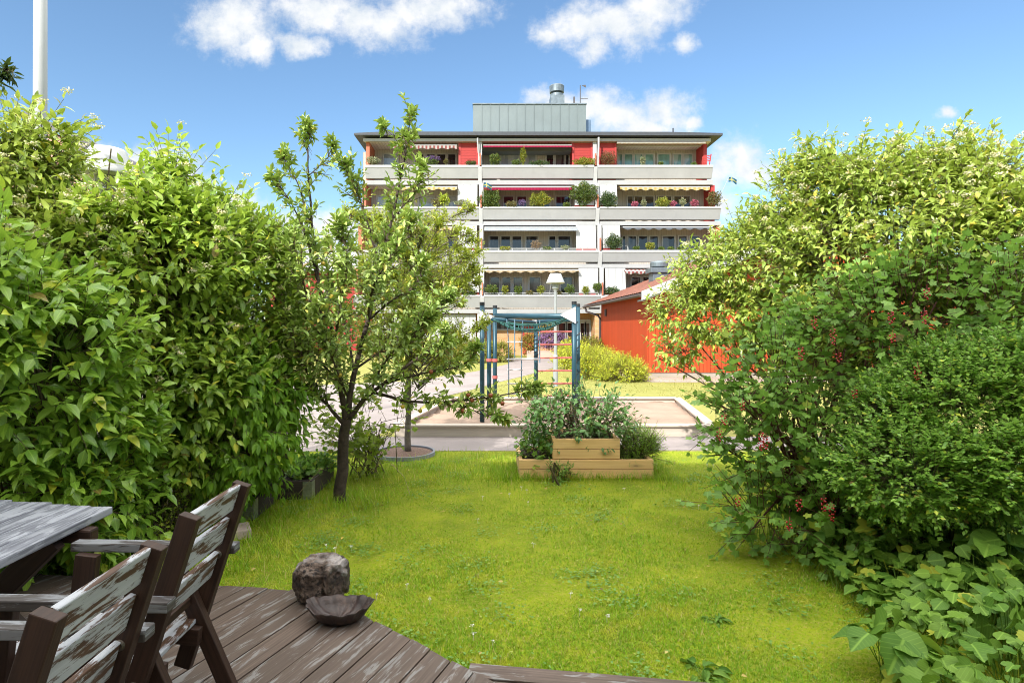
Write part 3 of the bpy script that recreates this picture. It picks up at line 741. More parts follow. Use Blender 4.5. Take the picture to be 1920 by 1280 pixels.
# ground floor
YG = 36.8
m_ = MB(); m_.span(xx(700, YG), xx(1112, YG), YG, YG+.3, 0, 2.75); m_.span(xx(1108, YG), xx(1112, YG)+.2, 35.4, YG, 0, 2.7); m_.build('ground_floor_wall', M_BRICK, bd)
m_ = MB(); m_.span(xx(700, 35.6), xx(892, 35.6), 35.55, 35.65, .75, 2.55); o = m_.build('wind_screen', M_CLADW, bd)
m_ = MB(); m_.span(xx(700, 35.6), xx(892, 35.6), 35.5, 35.6, 0, .74); m_.build('screen_base', M_BRICKFIN, o)
m_ = MB(); m_.span(xx(980, YG), xx(999, YG), YG-.06, YG, 0.1, 2.2); o = m_.build('door', M_RED, bd)
m_ = MB(); m_.span(xx(995.5, YG), xx(997, YG), YG-.12, YG-.06, 1.05, 1.2); m_.build('handle', M_DUCT, o)
for a, b in ((1048, 1060), (1064, 1074), (1089, 1096), (1099, 1105)): window(a, b, 606, 652, YG-.06, M_GLD)
window(925, 975, 604, 618, YG-.06, M_GLD)
m_ = MB(); m_.span(xx(1086, YG), xx(1107, YG), YG-.12, YG, 2.1, 2.25); m_.build('lintel', M_WHITE, bd)
for x in (899, 1132):
    m_ = MB(); m_.span(xx(x-4, 35.4), xx(x+4, 35.4), 35.3, 35.7, 0, 2.62); m_.build('pillar', M_WHITE, bd)
m_ = MB(); m_.span(xx(700, YG), xx(1130, YG), 35.6, YG+.3, 2.62, 2.75); m_.build('porch_ceiling', M_CEIL, bd)

# ================================================================== SHED
M_ORANGE = board_mat('orange_red_boards', (.46, .058, .014), 3, .13, .8, .12, .3)
M_TILE = plain('clay_tile', (.17, .062, .04), .75, .35, 5); M_PIPE = plain('dark_brown_pipe', (.06, .045, .045), .45)
sh = thing('shed', 'long low orange red boarded shed with brown tile roof beside the lawn', 'shed', (11.5, 25, 0))
m_ = MB(); m_.span(5.56, 5.7, 20.94, 29.5, .17, 2.95); m_.build('side_wall', M_ORANGE, sh)
m_ = MB(); m_.prism([(5.56, .17), (17.44, .17), (17.44, 2.78), (11.5, 5.15), (5.56, 2.78)], 20.8, 20.94, axis='y'); gw = m_.build('gable_wall', M_ORANGE, sh)
m_ = MB(); m_.span(5.6, 17.4, 20.83, 29.4, 0, .168); m_.build('plinth', M_SLAB, sh)
m_ = MB(); m_.span(5.7, 17.4, 29.4, 29.5, .17, 2.9); m_.build('rear_wall', M_ORANGE, sh)
def rz(x): return 2.93+.4*(min(x, 11.5)-5.2)-(.4*(x-11.5) if x > 11.5 else 0)
V = []; Fs = []; NX, NY = 64, 244
for i in range(NX+1):
    x = 5.12+(11.5-5.12)*i/NX; row = (i*20/NX) % 1.0
    for j in range(NY+1):
        y = 19.85+(32.1-19.85)*j/NY
        V.append((x, y, rz(x)+.06+.028*abs(math.sin(math.pi*y/.3))-.035*row))
for i in range(NX):
    for j in range(NY): Fs.append((i*(NY+1)+j, (i+1)*(NY+1)+j, (i+1)*(NY+1)+j+1, i*(NY+1)+j+1))
m_ = MB(); m_.add(V, Fs); m_.build('tile_roof', M_TILE, sh)
m_ = MB(); m_.prism([(5.1, rz(5.1)-.06), (11.5, rz(11.5)-.06), (17.9, rz(17.9)-.06), (17.9, rz(17.9)+.03), (11.5, rz(11.5)+.03), (5.1, rz(5.1)+.03)], 19.9, 32.05, axis='y'); m_.build('roof_deck', plain('brown_soffit', (.12, .07, .05), .7), sh)
m_ = MB(); m_.prism([(11.5, rz(11.5)+.04), (17.95, rz(17.95)+.04), (17.95, rz(17.95)+.12), (11.5, rz(11.5)+.12)], 19.85, 32.1, axis='y'); m_.build('rear_roof_slope', M_TILE, sh)
m_ = MB(); m_.prism([(5.1, rz(5.1)-.2), (11.5, rz(11.5)-.2), (11.5, rz(11.5)+.1), (5.1, rz(5.1)+.1)], 19.8, 19.86, axis='y')
m_.prism([(11.5, rz(11.5)-.2), (17.95, rz(17.95)-.2), (17.95, rz(17.95)+.1), (11.5, rz(11.5)+.1)], 19.8, 19.86, axis='y'); m_.build('barge_board', M_WHITE, sh)
m_ = MB(); m_.prism([(5.2, rz(5.2)-.26), (11.5, rz(11.5)-.26), (11.5, rz(11.5)-.2), (5.2, rz(5.2)-.2)], 19.87, 20.79, axis='y'); m_.build('gable_soffit', M_WHITE, sh)
m_ = MB(); m_.tube([(5.08, 19.85, 2.86), (5.08, 32.1, 2.86)], .065, 10); m_.build('gutter', M_PIPE, sh)
m_ = MB(); m_.tube([(5.1, 31.6, 2.82), (5.12, 31.4, 2.6), (5.45, 29.7, 2.35), (5.5, 29.55, 2.2), (5.5, 29.5, .1)], .055, 8, ); m_.build('downpipe', M_PIPE, sh)
m_ = MB(); m_.span(10.0, 10.95, 20.74, 20.795, .2, 2.2); o = m_.build('door', M_WHITE, sh)
m_ = MB(); m_.span(10.06, 10.1, 20.68, 20.74, 1.1, 1.22); m_.build('handle', M_PIPE, o)
m_ = MB(); m_.span(5.5, 5.56, 28.1, 28.35, 2.3, 2.62); m_.build('wall_vent', M_PIPE, sh)
vx, vy = 7.75, 27.0
m_ = MB(); m_.span(vx-.38, vx+.38, vy-.38, vy+.38, 3.7, 4.25); m_.span(vx-.5, vx+.5, vy-.5, vy+.5, 4.25, 4.47)
m_.lathe([(.3, 4.47), (.32, 4.52), (.4, 4.53), (.41, 4.72), (.36, 4.78), (0, 4.83)], (vx, vy, 0), 26); m_.build('roof_ventilator', M_DUCT, sh, bevel=.01)

# distant houses on the left
h = thing('brick_house', 'distant brick house whose gable peeps over the left hedge', 'house', (-20, 26, 0))
m_ = MB(); m_.prism([(-24, 0), (-16.9, 0), (-16.9, 7.6), (-18.6, 9.95), (-20.5, 10.9), (-24, 8)], 26, 34, axis='y'); m_.build('wall', brick_mat('pink_brick', (.5, .27, .2), (.44, .22, .16), (.5, .4, .34)), h)
m_ = MB()
for a, b in (((-20.4, 11.0), (-18.55, 10.1)), ((-18.55, 10.1), (-16.6, 7.45))):
    m_.prism([a, b, (b[0]+.1, b[1]+.22), (a[0]+.1, a[1]+.22)], 25.6, 34.2, axis='y')
m_.build('roof', plain('grey_brown_roof', (.12, .11, .12), .6), h)
h = thing('red_house', 'distant red house with a plain grey roof behind the apple tree', 'house', (-11, 44, 0))
m_ = MB(); m_.span(-16.5, -7.6, 44, 52, 0, 6.1); m_.build('wall', M_CLADR, h)
m_ = MB(); m_.prism([(43.4, 5.9), (48, 8.4), (52.6, 5.9)], -17, -7.2, axis='x'); m_.build('roof', plain('grey_roof', (.3, .3, .33), .6), h)
for x in (-14.5, -12, -9.6):
    m_ = MB(); m_.span(x-.5, x+.5, 43.9, 43.99, 3.8, 5.1); w_ = m_.build('window', M_WHITE, h)
    m_ = MB(); m_.span(x-.4, x+.4, 43.87, 43.9, 3.9, 5.0); m_.build('pane', M_GLD, w_)

# ================================================================== STREET FURNITURE
M_LAMP = plain('white_enamel', (.42, .43, .43), .35, .03); M_POLE = plain('pale_grey_pole', (.27, .285, .29), .45, .06)
def lamp(loc, label, lean=0):
    t = thing('street_lamp', label, 'street lamp', loc, 'park lamps with bell shades')
    x, y, z = loc
    m_ = MB(); m_.lathe([(.075, 0), (.075, .9), (.05, .95), (.045, 2.85), (.06, 2.87), (.06, 2.98), (0, 2.98)], (x, y, z), 16); m_.build('pole', M_POLE, t, smooth=False)
    m_ = MB(); m_.lathe([(.06, 2.9), (.11, 2.95), (.12, 3.1), (.06, 3.14), (0, 3.14)], (x, y, z), 16); m_.build('neck', M_POLE, t)
    m_ = MB(); m_.lathe([(.275, 3.10), (.282, 3.115), (.262, 3.16), (.18, 3.36), (.16, 3.39), (0, 3.4)], (x, y, z), 32)
    m_.lathe([(.27, 3.105), (.17, 3.35), (0, 3.36)], (x, y, z), 32); m_.build('lamp_shade', M_LAMP, t, smooth=True)
    m_ = MB(); m_.lathe([(0, 3.08), (.07, 3.09), (.08, 3.2), (0, 3.24)], (x, y, z), 16); m_.build('globe', plain('frosted_globe', (.8, .78, .7), .4), t, smooth=True)
    return t
lamp((xx(1041.5, 17.7), 17.7, 0), 'white bell shaded lamp post standing on the grass behind the climbing frame')
lamp((xx(202, 6.2), 6.2, .28), 'white lamp shade rising out of the left hedge beside the white flagpole')
t = thing('flagpole', 'tall white flagpole behind the left hedge, cut off by the picture top', 'flagpole', (xx(75, 7.2), 7.2, 0))
m_ = MB(); m_.tube([(xx(74, 7.2), 7.2, 0), (xx(77, 7.2), 7.2, 9.5)], [.078, .066], 20); m_.build('pole', M_LAMP, t, smooth=True)
m_ = MB(); m_.lathe([(0, 9.5), (.08, 9.52), (.1, 9.6), (.05, 9.68), (0, 9.7)], (xx(77, 7.2), 7.2, 0), 16); m_.build('finial', M_LAMP, t, smooth=True)

# climbing frame
M_TEAL = plain('teal_steel', (.022, .068, .095), .4, .12, 8, metal=.2); M_CAP = plain('black_cap', (.02, .022, .025), .5); M_ROPEG = plain('dark_green_rope', (.02, .09, .08), .8)
M_ROPEB = plain('blue_grey_rope', (.12, .2, .27), .8); M_PINK = plain('red_rung', (.52, .11, .1), .5); M_WPL = plain('white_panel', (.6, .6, .6), .4, .02)
cf = thing('climbing_frame', 'dark teal climbing frame with white triangle panels and ropes in the sandpit', 'climbing frame', (1, 11.5, 0))
PO = dict(FR=(xx(1076.5, 10.5), 10.5, 2.25), FL_=(xx(904, 10.6), 10.6, 2.24), BR=(xx(1083.5, 11.9), 11.9, 2.26), BL=(xx(928, 12.2), 12.2, 2.24), ML=(xx(917, 11.4), 11.4, 2.0), MI=(xx(1005, 12.9), 12.9, 1.98))
for k_, (x, y, z) in PO.items():
    m_ = MB(); m_.tube([(x, y, .02), (x, y, z-.06)], .043, 14); p_ = m_.build('post', M_TEAL, cf, smooth=True)
    m_ = MB(); m_.tube([(x, y, z-.06), (x, y, z)], .046, 14); m_.build('post_cap', M_CAP, p_)
    if k_ in ('ML', 'BL'):
        m_ = MB()
        for zc in (.75, 1.1) if k_ == 'BL' else (1.15,): m_.tube([(x, y, zc-.03), (x, y, zc+.03)], .055, 12)
        m_.build('clamp', M_PINK, p_)
def V3(k_, z): return Vector((PO[k_][0], PO[k_][1], z))
m_ = MB(); m_.tube([V3('BL', 2.02), V3('FR', 1.98)], .055, 12); m_.build('top_beam', M_TEAL, cf, smooth=True)
m_ = MB(); m_.tube([V3('MI', 1.9), V3('BR', 1.95)], .045, 10); m_.build('top_beam', M_TEAL, cf, smooth=True)
m_ = MB(); m_.tube([V3('ML', 1.94), V3('MI', 1.88)], .045, 10); m_.build('top_beam', M_TEAL, cf, smooth=True)
def tri(a, b, c, name='corner_panel'):
    a, b, c = map(Vector, (a, b, c)); nrm = (b-a).cross(c-a).normalized()*.012; m_ = MB()
    m_.add([a-nrm, b-nrm, c-nrm, a+nrm, b+nrm, c+nrm], [(2, 1, 0), (3, 4, 5), (0, 1, 4, 3), (1, 2, 5, 4), (2, 0, 3, 5)]); return m_.build(name, M_WPL, cf)
tri(W(899.5, 582, 10.5), W(901, 607.5, 10.5), W(928, 593, 10.52)); tri(W(1079, 575, 10.4), W(1080, 606.5, 10.4), W(1050, 590.5, 10.5))
tri(W(997, 600, 12.84), W(1012, 600, 12.84), W(1005, 608, 12.84)); 
# sagging net
m_ = MB(); A = [W(928, 597, 12.1), W(925, 600, 11.2)]; B = [W(1062, 596, 10.6), W(1066, 598, 11.6)]
def sag(p, q, d, n=14): return [p.lerp(q, i/n)-Vector((0, 0, d*4*(i/n)*(1-i/n))) for i in range(n+1)]
rows = [sag(A[0].lerp(A[1], k_), B[0].lerp(B[1], k_), .12+.13*math.sin(math.pi*k_)) for k_ in (0, .25, .5, .75, 1)]
for r_ in rows: m_.tube(r_, .012, 5)
for i in range(1, 14): m_.tube([r_[i] for r_ in rows], .009, 4)
m_.build('net', M_ROPEG, cf)
YL = 11.6
m_ = MB(); m_.tube([W(950, 598, YL), W(953.5, 640, YL), W(954, 745, YL)], .011, 5); m_.tube([W(980, 600, YL), W(978, 640, YL), W(977.5, 745, YL)], .011, 5)
la = m_.build('rope_ladder', M_ROPEB, cf)
for y in (641, 673, 693, 719, 738):
    m_ = MB(); m_.tube([W(951, y, YL), W(980, y, YL)], .013, 6); m_.build('rung', M_WPL, la)
m_ = MB(); m_.tube([W(965, 598, YL-.3), W(965, 670, YL-.3)], .012, 5); m_.tube([W(1012, 600, 12.0), W(1012, 680, 12.0)], .012, 5); tr_ = m_.build('swing_rope', M_ROPEB, cf)
m_ = MB(); m_.tube([W(963, 673, YL-.3), W(1011, 673, YL-.1)], .018, 8); m_.build('trapeze_bar', M_WPL, tr_)
for y in (622, 646, 671, 695, 719, 742):
    m_ = MB(); m_.tube([W(1009, y, 12.9), W(1074, y-.5, 10.6)], .016, 6); m_.build('climbing_bar', M_PINK, cf)
m_ = MB()
for pk, z0, z1, st in (('MI', 1.1, 1.6, .045), ('BR', .4, 1.9, .045)):
    x, y, _ = PO[pk]; m_.tube([(x+st*1.15*math.cos(i*.9), y+st*1.15*math.sin(i*.9), z0+(z1-z0)*i/40) for i in range(41)], .009, 4)
m_.build('rope_winding', M_CAP, cf)
# ================================================================== DECK, FURNITURE, STONES
M_DECK = wood_mat('weathered_decking', (.185, .138, .112), (.052, .034, .027), paint=(.23, .22, .215), amount=.3, var=.7, rough=.6, patch=1.2)
M_CHAIRD = wood_mat('dark_stained_wood', (.06, .029, .019), (.016, .008, .006), var=.2, rough=.55)
M_CHAIRP = wood_mat('peeling_slat', (.14, .075, .045), (.05, .026, .017), paint=(.46, .48, .52), amount=.68, var=.2, rough=.6, patch=1.7)
M_TABLE = wood_mat('bleached_table', (.27, .285, .325), (.09, .095, .12), paint=(.36, .38, .43), amount=.6, var=.22, rough=.6, patch=.7)
M_ARM = wood_mat('grey_armrest', (.1, .09, .088), (.035, .03, .03), paint=(.22, .23, .25), amount=.5, rough=.6)
def clip(poly, n, d):
    out = []
    for i in range(len(poly)):
        a, b = poly[i], poly[(i+1) % len(poly)]
        da, db = a[0]*n[0]+a[1]*n[1]-d, b[0]*n[0]+b[1]*n[1]-d
        if da >= 0: out.append(a)
        if (da >= 0) != (db >= 0):
            t = da/(da-db); out.append((a[0]+(b[0]-a[0])*t, a[1]+(b[1]-a[1])*t))
    return out
DECKZ = .12
DECK = [(-5.2, 4.2), (-2.9, 3.97), (-1.2, 3.74), (-.74, 3.42), (.02, 2.77), (.02, -1.5), (-5.2, -1.5)]
th = math.radians(22.2); nd = (math.cos(th), -math.sin(th)); dd = (math.sin(th), math.cos(th)); pitch = .1445
mb = MB()
rd = random.Random(5)
for i in range(-60, 30):
    c0 = i*pitch
    q = clip(clip(DECK, nd, c0+.004), (-nd[0], -nd[1]), -(c0+pitch-.004))
    if len(q) < 3: continue
    dz = rd.uniform(-.003, .003); n = len(q)
    q2 = []
    for (x, y) in q:
        e = rd.uniform(-.012, .008); q2.append((x+dd[0]*e, y+dd[1]*e))
    V = [(x, y, DECKZ-.03) for x, y in q2]+[(x, y, DECKZ+dz) for x, y in q2]
    Fs = [tuple(range(n-1, -1, -1)), tuple(range(n, 2*n))]+[(a, (a+1) % n, n+(a+1) % n, n+a) for a in range(n)]
    U = []
    for f in Fs: U.append([(V[a][0]*dd[0]+V[a][1]*dd[1], V[a][0]*nd[0]+V[a][1]*nd[1]+V[a][2]) for a in f])
    mb.add(V, Fs, U)
tag(mb.build('deck', M_DECK, bevel=.004), kind='structure')
mb = MB(); mb.prism([(p[0]*.99-.02, p[1]-.06) for p in DECK], .0, DECKZ-.04); tag(mb.build('deck_base', plain('deck_underside', (.02, .016, .013), .9)), kind='structure')
mb = MB(); a = G(882, 1254, .04); b = G(1215, 1282, .04)
dv = (b-a).normalized(); nv = Vector((dv.y, -dv.x, 0))
mb.beam(a+nv*.06+Vector((0, 0, 0)), a+dv*1.6+nv*.06, .12, .07); mb.beam(a+nv*.195-dv*.05, a+dv*1.6+nv*.195, .13, .06); mb.beam(a+nv*.335-dv*.1, a+dv*1.6+nv*.335, .13, .06)
tag(mb.build('wooden_step', M_DECK, base=(a.x+.5, a.y, 0), bevel=.004), 'low weathered wooden step lying in the grass at the foot of the deck', 'step')

M_BOLT = plain('rusty_bolt', (.09, .075, .06), .5, .3, 40, metal=.6)
# ---- garden chair (two)
def make_chair(loc, label):
    t = thing('garden_chair', label, 'garden chair', loc, 'reclining garden chairs at the table')
    L0 = Vector(loc)
    def P(x, y, z): return L0+Vector((x, y, z))
    top = Vector((.39, 0, .95)); bot = Vector((.115, 0, .10)); sd = (top-bot).normalized(); fwd = Vector((-sd.z, 0, sd.x))
    for sy in (-1, 1):
        y = .235*sy; Yv = Vector((0, y, 0))
        m_ = MB(); m_.beam(L0+bot+Yv, L0+top+Yv, .045, .075, up=fwd); st = m_.build('stile', M_CHAIRD, t, bevel=.004)
        bz = bot+sd*((.625-bot.z)/sd.z)
        for q in (bz, bot+sd*((.30-bot.z)/sd.z)):
            m_ = MB()
            c = L0+q+Vector((0, y-.0225 if True else 0, 0)); m_.tube([c+Vector((0, 0, 0)), c+Vector((0, -.008, 0))], [.02, .014], 12)
            m_.build('bolt', M_BOLT, st)
        m_ = MB(); m_.beam(P(-.43, .287*sy, .64), P(.345, .287*sy, .63), .062, .042); m_.build('armrest', M_ARM, t, bevel=.006)
        m_ = MB(); m_.beam(P(-.4, .236*sy, 0), P(-.33, .236*sy, .617), .042, .1, up=(1, 0, 0)); m_.build('leg', M_CHAIRD, t, bevel=.004)
        m_ = MB(); m_.beam(P(.1, .188*sy, .60), P(.36, .188*sy, 0), .042, .07, up=(1, 0, .4)); m_.build('leg', M_CHAIRD, t, bevel=.004)
        m_ = MB(); m_.beam(P(-.38, .142*sy, .345), P(.24, .142*sy, .285), .04, .075); m_.build('seat_rail', M_CHAIRD, t, bevel=.004)
    for k_, s0 in enumerate((.0, .16, .325)):
        c = top-sd*(s0+.0625)+fwd*.006; m_ = MB()
        m_.beam(L0+c+Vector((0, -.211, 0)), L0+c+Vector((0, .211, 0)), .024, .125, up=sd) ; m_.build('back_slat', M_CHAIRP, t, bevel=.005)
    m_ = MB()
    for k_ in range(5):
        x = -.36+k_*.128; z = .392-.0968*(x+.38); m_.beam(P(x, -.21, z), P(x, .21, z), .11, .022)
    m_.build('seat', M_CHAIRP, t, bevel=.004)
    m_ = MB(); m_.beam(P(.16, -.165, .43), P(.16, .165, .43), .05, .035); m_.build('stretcher', M_CHAIRD, t, bevel=.004)
    return t
ch = make_chair((-1.55, 2.505, DECKZ), 'peeling brown and white wooden garden chair with arms, nearer the hedge')
copy_tree(ch, (.035, -.775, 0), 'peeling wooden garden chair in the bottom left corner, nearest the camera')

# ---- table
tb = thing('garden_table', 'bleached grey plank garden table at the left edge on the deck', 'garden table', (-2.45, 2.1, DECKZ))
m_ = MB()
for i in range(8):
    x = -2.02-.061-i*.127; yend = 3.14+.022*i+rd.uniform(-.012, .012)
    m_.beam((x, .9, .82), (x, yend, .82), .121, .04)
m_.build('tabletop', M_TABLE, tb, bevel=.006)
m_ = MB(); m_.beam((-2.9, 2.92, .765), (-1.97, 2.92, .765), .07, .068); m_.build('cross_rail', M_CHAIRD, tb, bevel=.012)
m_ = MB(); m_.beam((-2.9, 1.2, .765), (-2.02, 1.2, .765), .07, .068); m_.build('cross_rail', M_CHAIRD, tb, bevel=.012)
for y in (2.85, 1.27):
    for a, b in ((-2.1, -2.78), (-2.82, -2.14)):
        m_ = MB(); m_.beam((a, y+(.03 if a < -2.5 else -.03), .78), (b, y+(.03 if a < -2.5 else -.03), DECKZ), .055, .11, up=(1, 0, 1)); m_.build('leg', M_CHAIRD, tb, bevel=.004)
m_ = MB(); m_.beam((-2.46, 1.27, .47), (-2.46, 2.85, .47), .05, .09); m_.build('stretcher', M_CHAIRD, tb, bevel=.004)

# ---- rock and bowl
def rock_mat():
    m, nt = new_mat('mottled_stone'); k = N(nt); c_ = k.coord()
    a = k.noise(c_, 9, 8, .7); b = k.noise(c_, 40, 6, .7); d = k.noise(c_, 5, 5, .6)
    c = k.ramp(a, [(.36, (.012, .009, .008)), (.48, (.07, .046, .034)), (.58, (.16, .115, .09)), (.7, (.3, .26, .23))])
    c = k.mix(k.rng(b, .5, .6), c, (.012, .009, .008))
    z = k.n('ShaderNodeSeparateXYZ', ins={0: c_}).outputs[2]
    lf = k.math('MULTIPLY', k.rng(k.math('ADD', z, k.math('MULTIPLY', k.math('SUBTRACT', d, .5), .5)), .2, .27), .8)
    c = k.mix(lf, c, (.36, .33, .32))
    k.out(k.bsdf(Base_Color=c, Roughness=.85, Normal=k.bump(k.math('ADD', a, k.math('MULTIPLY', b, .6)), .8, .02)))
    return m
from mathutils import noise as mnoise
mb = MB(); rc = Vector((-1.04, 3.62, DECKZ)); nu, nv_ = 96, 60; V = []; Fs = []
for j in range(nv_+1):
    ph = math.pi*j/nv_
    for i in range(nu):
        t_ = 2*math.pi*i/nu
        d = Vector((math.cos(t_)*math.sin(ph), math.sin(t_)*math.sin(ph), math.cos(ph)))
        sx = abs(d.x)**.62*(1 if d.x > 0 else -1); sy = abs(d.y)**.7*(1 if d.y > 0 else -1); sz = abs(d.z)**.55*(1 if d.z > 0 else -1)
        p = Vector((sx*.15, sy*.13, sz*.125)); p.x *= 1-.1*max(0, d.z); p.z *= 1-.12*max(0, -d.x)*max(0, d.z)
        k_ = 1.03+.16*mnoise.noise(d*1.7+Vector((3, 1, 2)))+.09*mnoise.noise(d*5)+.06*mnoise.noise(d*12)+.03*mnoise.noise(d*25)
        k_ -= .22*math.exp(-((d.x-.12+.1*d.z)/.08)**2)*max(0, .35-d.y)           # the cleft down its face
        p *= k_; p.z += .132
        V.append(rc+Vector((p.x, p.y, max(p.z, 0))))
for j in range(nv_):
    for i in range(nu): Fs.append((j*nu+i, j*nu+(i+1) % nu, (j+1)*nu+(i+1) % nu, (j+1)*nu+i))
mb.add(V, Fs)
tag(mb.build('boulder', rock_mat(), base=rc, smooth=True), 'rough mottled boulder with a cleft, standing behind the bowl on the deck edge', 'rock')
bc = Vector((-.865, 3.36, DECKZ))
def wob(t, i):
    w = (0, .2, .6, 1, 1, 1, .7, .4, .2, 0)[i]
    return (1+w*(.02*math.sin(5*t+.6)+.016*math.sin(11*t)+.012*math.sin(23*t)), w*(.012*math.cos(2*t)+.004*math.sin(7*t+1)+.003*math.sin(15*t)))
mb = MB(); mb.lathe([(.0, .0), (.1, .0), (.145, .03), (.182, .08), (.195, .098), (.184, .096), (.16, .06), (.11, .026), (.05, .016), (.0, .014)], bc, 160, wob)
mb.v = [(v[0], bc.y+(v[1]-bc.y)*.66, v[2]) for v in mb.v]
def bowl_mat():
    m, nt = new_mat('dark_cast_stone'); k = N(nt); c_ = k.coord()
    a = k.noise(c_, 14, 7, .7); s_ = k.n('ShaderNodeSeparateXYZ', ins={0: c_})
    ang = k.math('ARCTAN2', s_.outputs[1], s_.outputs[0]); v = k.math('SINE', k.math('ADD', k.math('MULTIPLY', ang, 9), k.math('MULTIPLY', a, 5)))
    c = k.ramp(a, [(.3, (.012, .008, .008)), (.55, (.04, .025, .022)), (.75, (.1, .06, .045))])
    k.out(k.bsdf(Base_Color=c, Roughness=.5, Normal=k.bump(k.math('ADD', k.math('MULTIPLY', v, .5), a), .45, .008)))
    return m
tag(mb.build('bird_bath', bowl_mat(), base=bc, smooth=True), 'dark leaf shaped bird bath bowl with wavy rim in front of the boulder', 'bowl')

# ---- tiered planter box
M_NEWW = wood_mat('fresh_pine', (.86, .6, .3), (.7, .42, .18), var=.06, gscale=.7, rough=.65, knots=.8)
M_SOIL = plain('soil', (.03, .02, .014), .95, .4, 30, bump=.6)
pb = thing('planter_box', 'tiered raised bed of fresh pine boards standing on the lawn', 'planter', (1.13, 7.35, 0))
X0, X1, U0, U1, YF, YB = .335, 1.93, .735, 1.535, 6.95, 7.75
def bed(x0, x1, y0, y1, z0, z1, nb, name):
    hh = (z1-z0)/nb; gp = .003
    for i in range(nb):
        za, zb = z0+i*hh+gp, z0+(i+1)*hh-gp
        for a, b in (((x0, y0+.0225), (x1, y0+.0225)), ((x0, y1-.0225), (x1, y1-.0225))):
            m_ = MB(); m_.beam((*a, (za+zb)/2), (*b, (za+zb)/2), .045, zb-za); m_.build(name, M_NEWW, pb, bevel=.004)
        for x in (x0+.0225, x1-.0225):
            m_ = MB(); m_.beam((x, y0+.046, (za+zb)/2), (x, y1-.046, (za+zb)/2), .045, zb-za); m_.build('side_board', M_NEWW, pb, bevel=.004)
bed(X0, X1, YF, YB, 0, .225, 2, 'board'); bed(U0, U1, YF+.01, YB-.01, .226, .47, 2, 'board')
m_ = MB(); m_.span(X0+.045, U0-.003, YF+.046, YB-.046, .02, .19); m_.span(U1+.003, X1-.045, YF+.046, YB-.046, .02, .19); m_.span(U0+.046, U1-.046, YF+.06, YB-.06, .2, .435); m_.build('soil', M_SOIL, pb)

# ---- collar beds and stones along the left hedge
M_BEDW = wood_mat('dark_bed_board', (.1, .075, .065), (.04, .03, .026), var=.2); M_ZINC = plain('zinc_hinge', (.5, .5, .5), .35, .25, 40, metal=.8)
def collar_bed(x0, x1, y0, y1, label):
    t = thing('collar_bed', label, 'raised bed', ((x0+x1)/2, (y0+y1)/2, 0), 'raised beds by the left hedge')
    for a, b in (((x0, y0), (x1, y0)), ((x0, y1), (x1, y1))):
        m_ = MB(); m_.beam((*a, .1), (*b, .1), .022, .2); m_.build('board', M_BEDW, t, bevel=.003)
    for x in (x0+.011, x1-.011):
        m_ = MB(); m_.beam((x, y0+.0115, .1), (x, y1-.0115, .1), .022, .2); m_.build('board', M_BEDW, t, bevel=.003)
    for y in (y0,):
        m_ = MB(); m_.span(x1-.09, x1+.004, y-.016, y-.0112, .01, .19); m_.span(x1+.001, x1+.005, y-.012, y+.09, .01, .19)
        for q in (.04, .08, .12, .16): m_.span(x1-.08, x1-.01, y-.022, y-.016, q, q+.012)
    m_.build('hinge', M_ZINC, t)
    m_ = MB(); m_.span(x0+.02, x1-.023, y0+.02, y1-.02, .01, .15); m_.build('soil', M_SOIL, t)
collar_bed(-3.0, -2.2, 5.45, 5.98, 'dark raised bed with zinc corner hinge under the drooping bright shrub')
collar_bed(-2.66, -1.86, 6.1, 6.95, 'dark raised bed of strawberries beside the apple tree trunk')
M_PAVER = plain('pinkish_paver', (.36, .29, .25), .85, .2, 12, bump=.4)
for i, (x, y, r_, lab) in enumerate(((-2.22, 5.02, .1, 'pinkish paving stone by the zinc hinge, farther of the pair'), (-2.36, 4.72, -.05, 'pinkish paving stone just behind the chair back at the hedge foot'))):
    m_ = MB(); m_.box((x, y, .035), (.3, .22, .09), Matrix.Rotation(r_+.4, 3, 'Z')); tag(m_.build('paving_stone', M_PAVER, base=(x, y, 0), bevel=.012), lab, 'paving stone', 'paving stones at the hedge foot')
tbd = thing('tree_bed', 'round bark mulch bed with grey edging around the young tree', 'tree bed', (-1.21, 8.3, 0))
m_ = MB(); m_.lathe([(.4, 0), (.4, .055), (.43, .055), (.43, 0)], (-1.21, 8.24, 0), 40); m_.build('edging', plain('grey_edging', (.2, .21, .24), .6), tbd)
m_ = MB(); m_.lathe([(.4, .03), (.2, .05), (0, .06)], (-1.21, 8.24, 0), 30); m_.build('mulch', plain('bark_mulch', (.16, .1, .075), .9, .6, 45, bump=.9), tbd)
# low terracotta wall and bed by the entrance
m_ = MB(); m_.span(xx(988, 33.6), xx(1046, 33.6), 33.6, 33.95, 0, .42); tag(m_.build('stone_wall', brick_mat('entrance_stone', (.5, .37, .3), (.42, .3, .24), (.4, .34, .3), 2.2), base=(3, 33.7, 0)), 'low terracotta stone wall below the lavender at the entrance', 'wall')

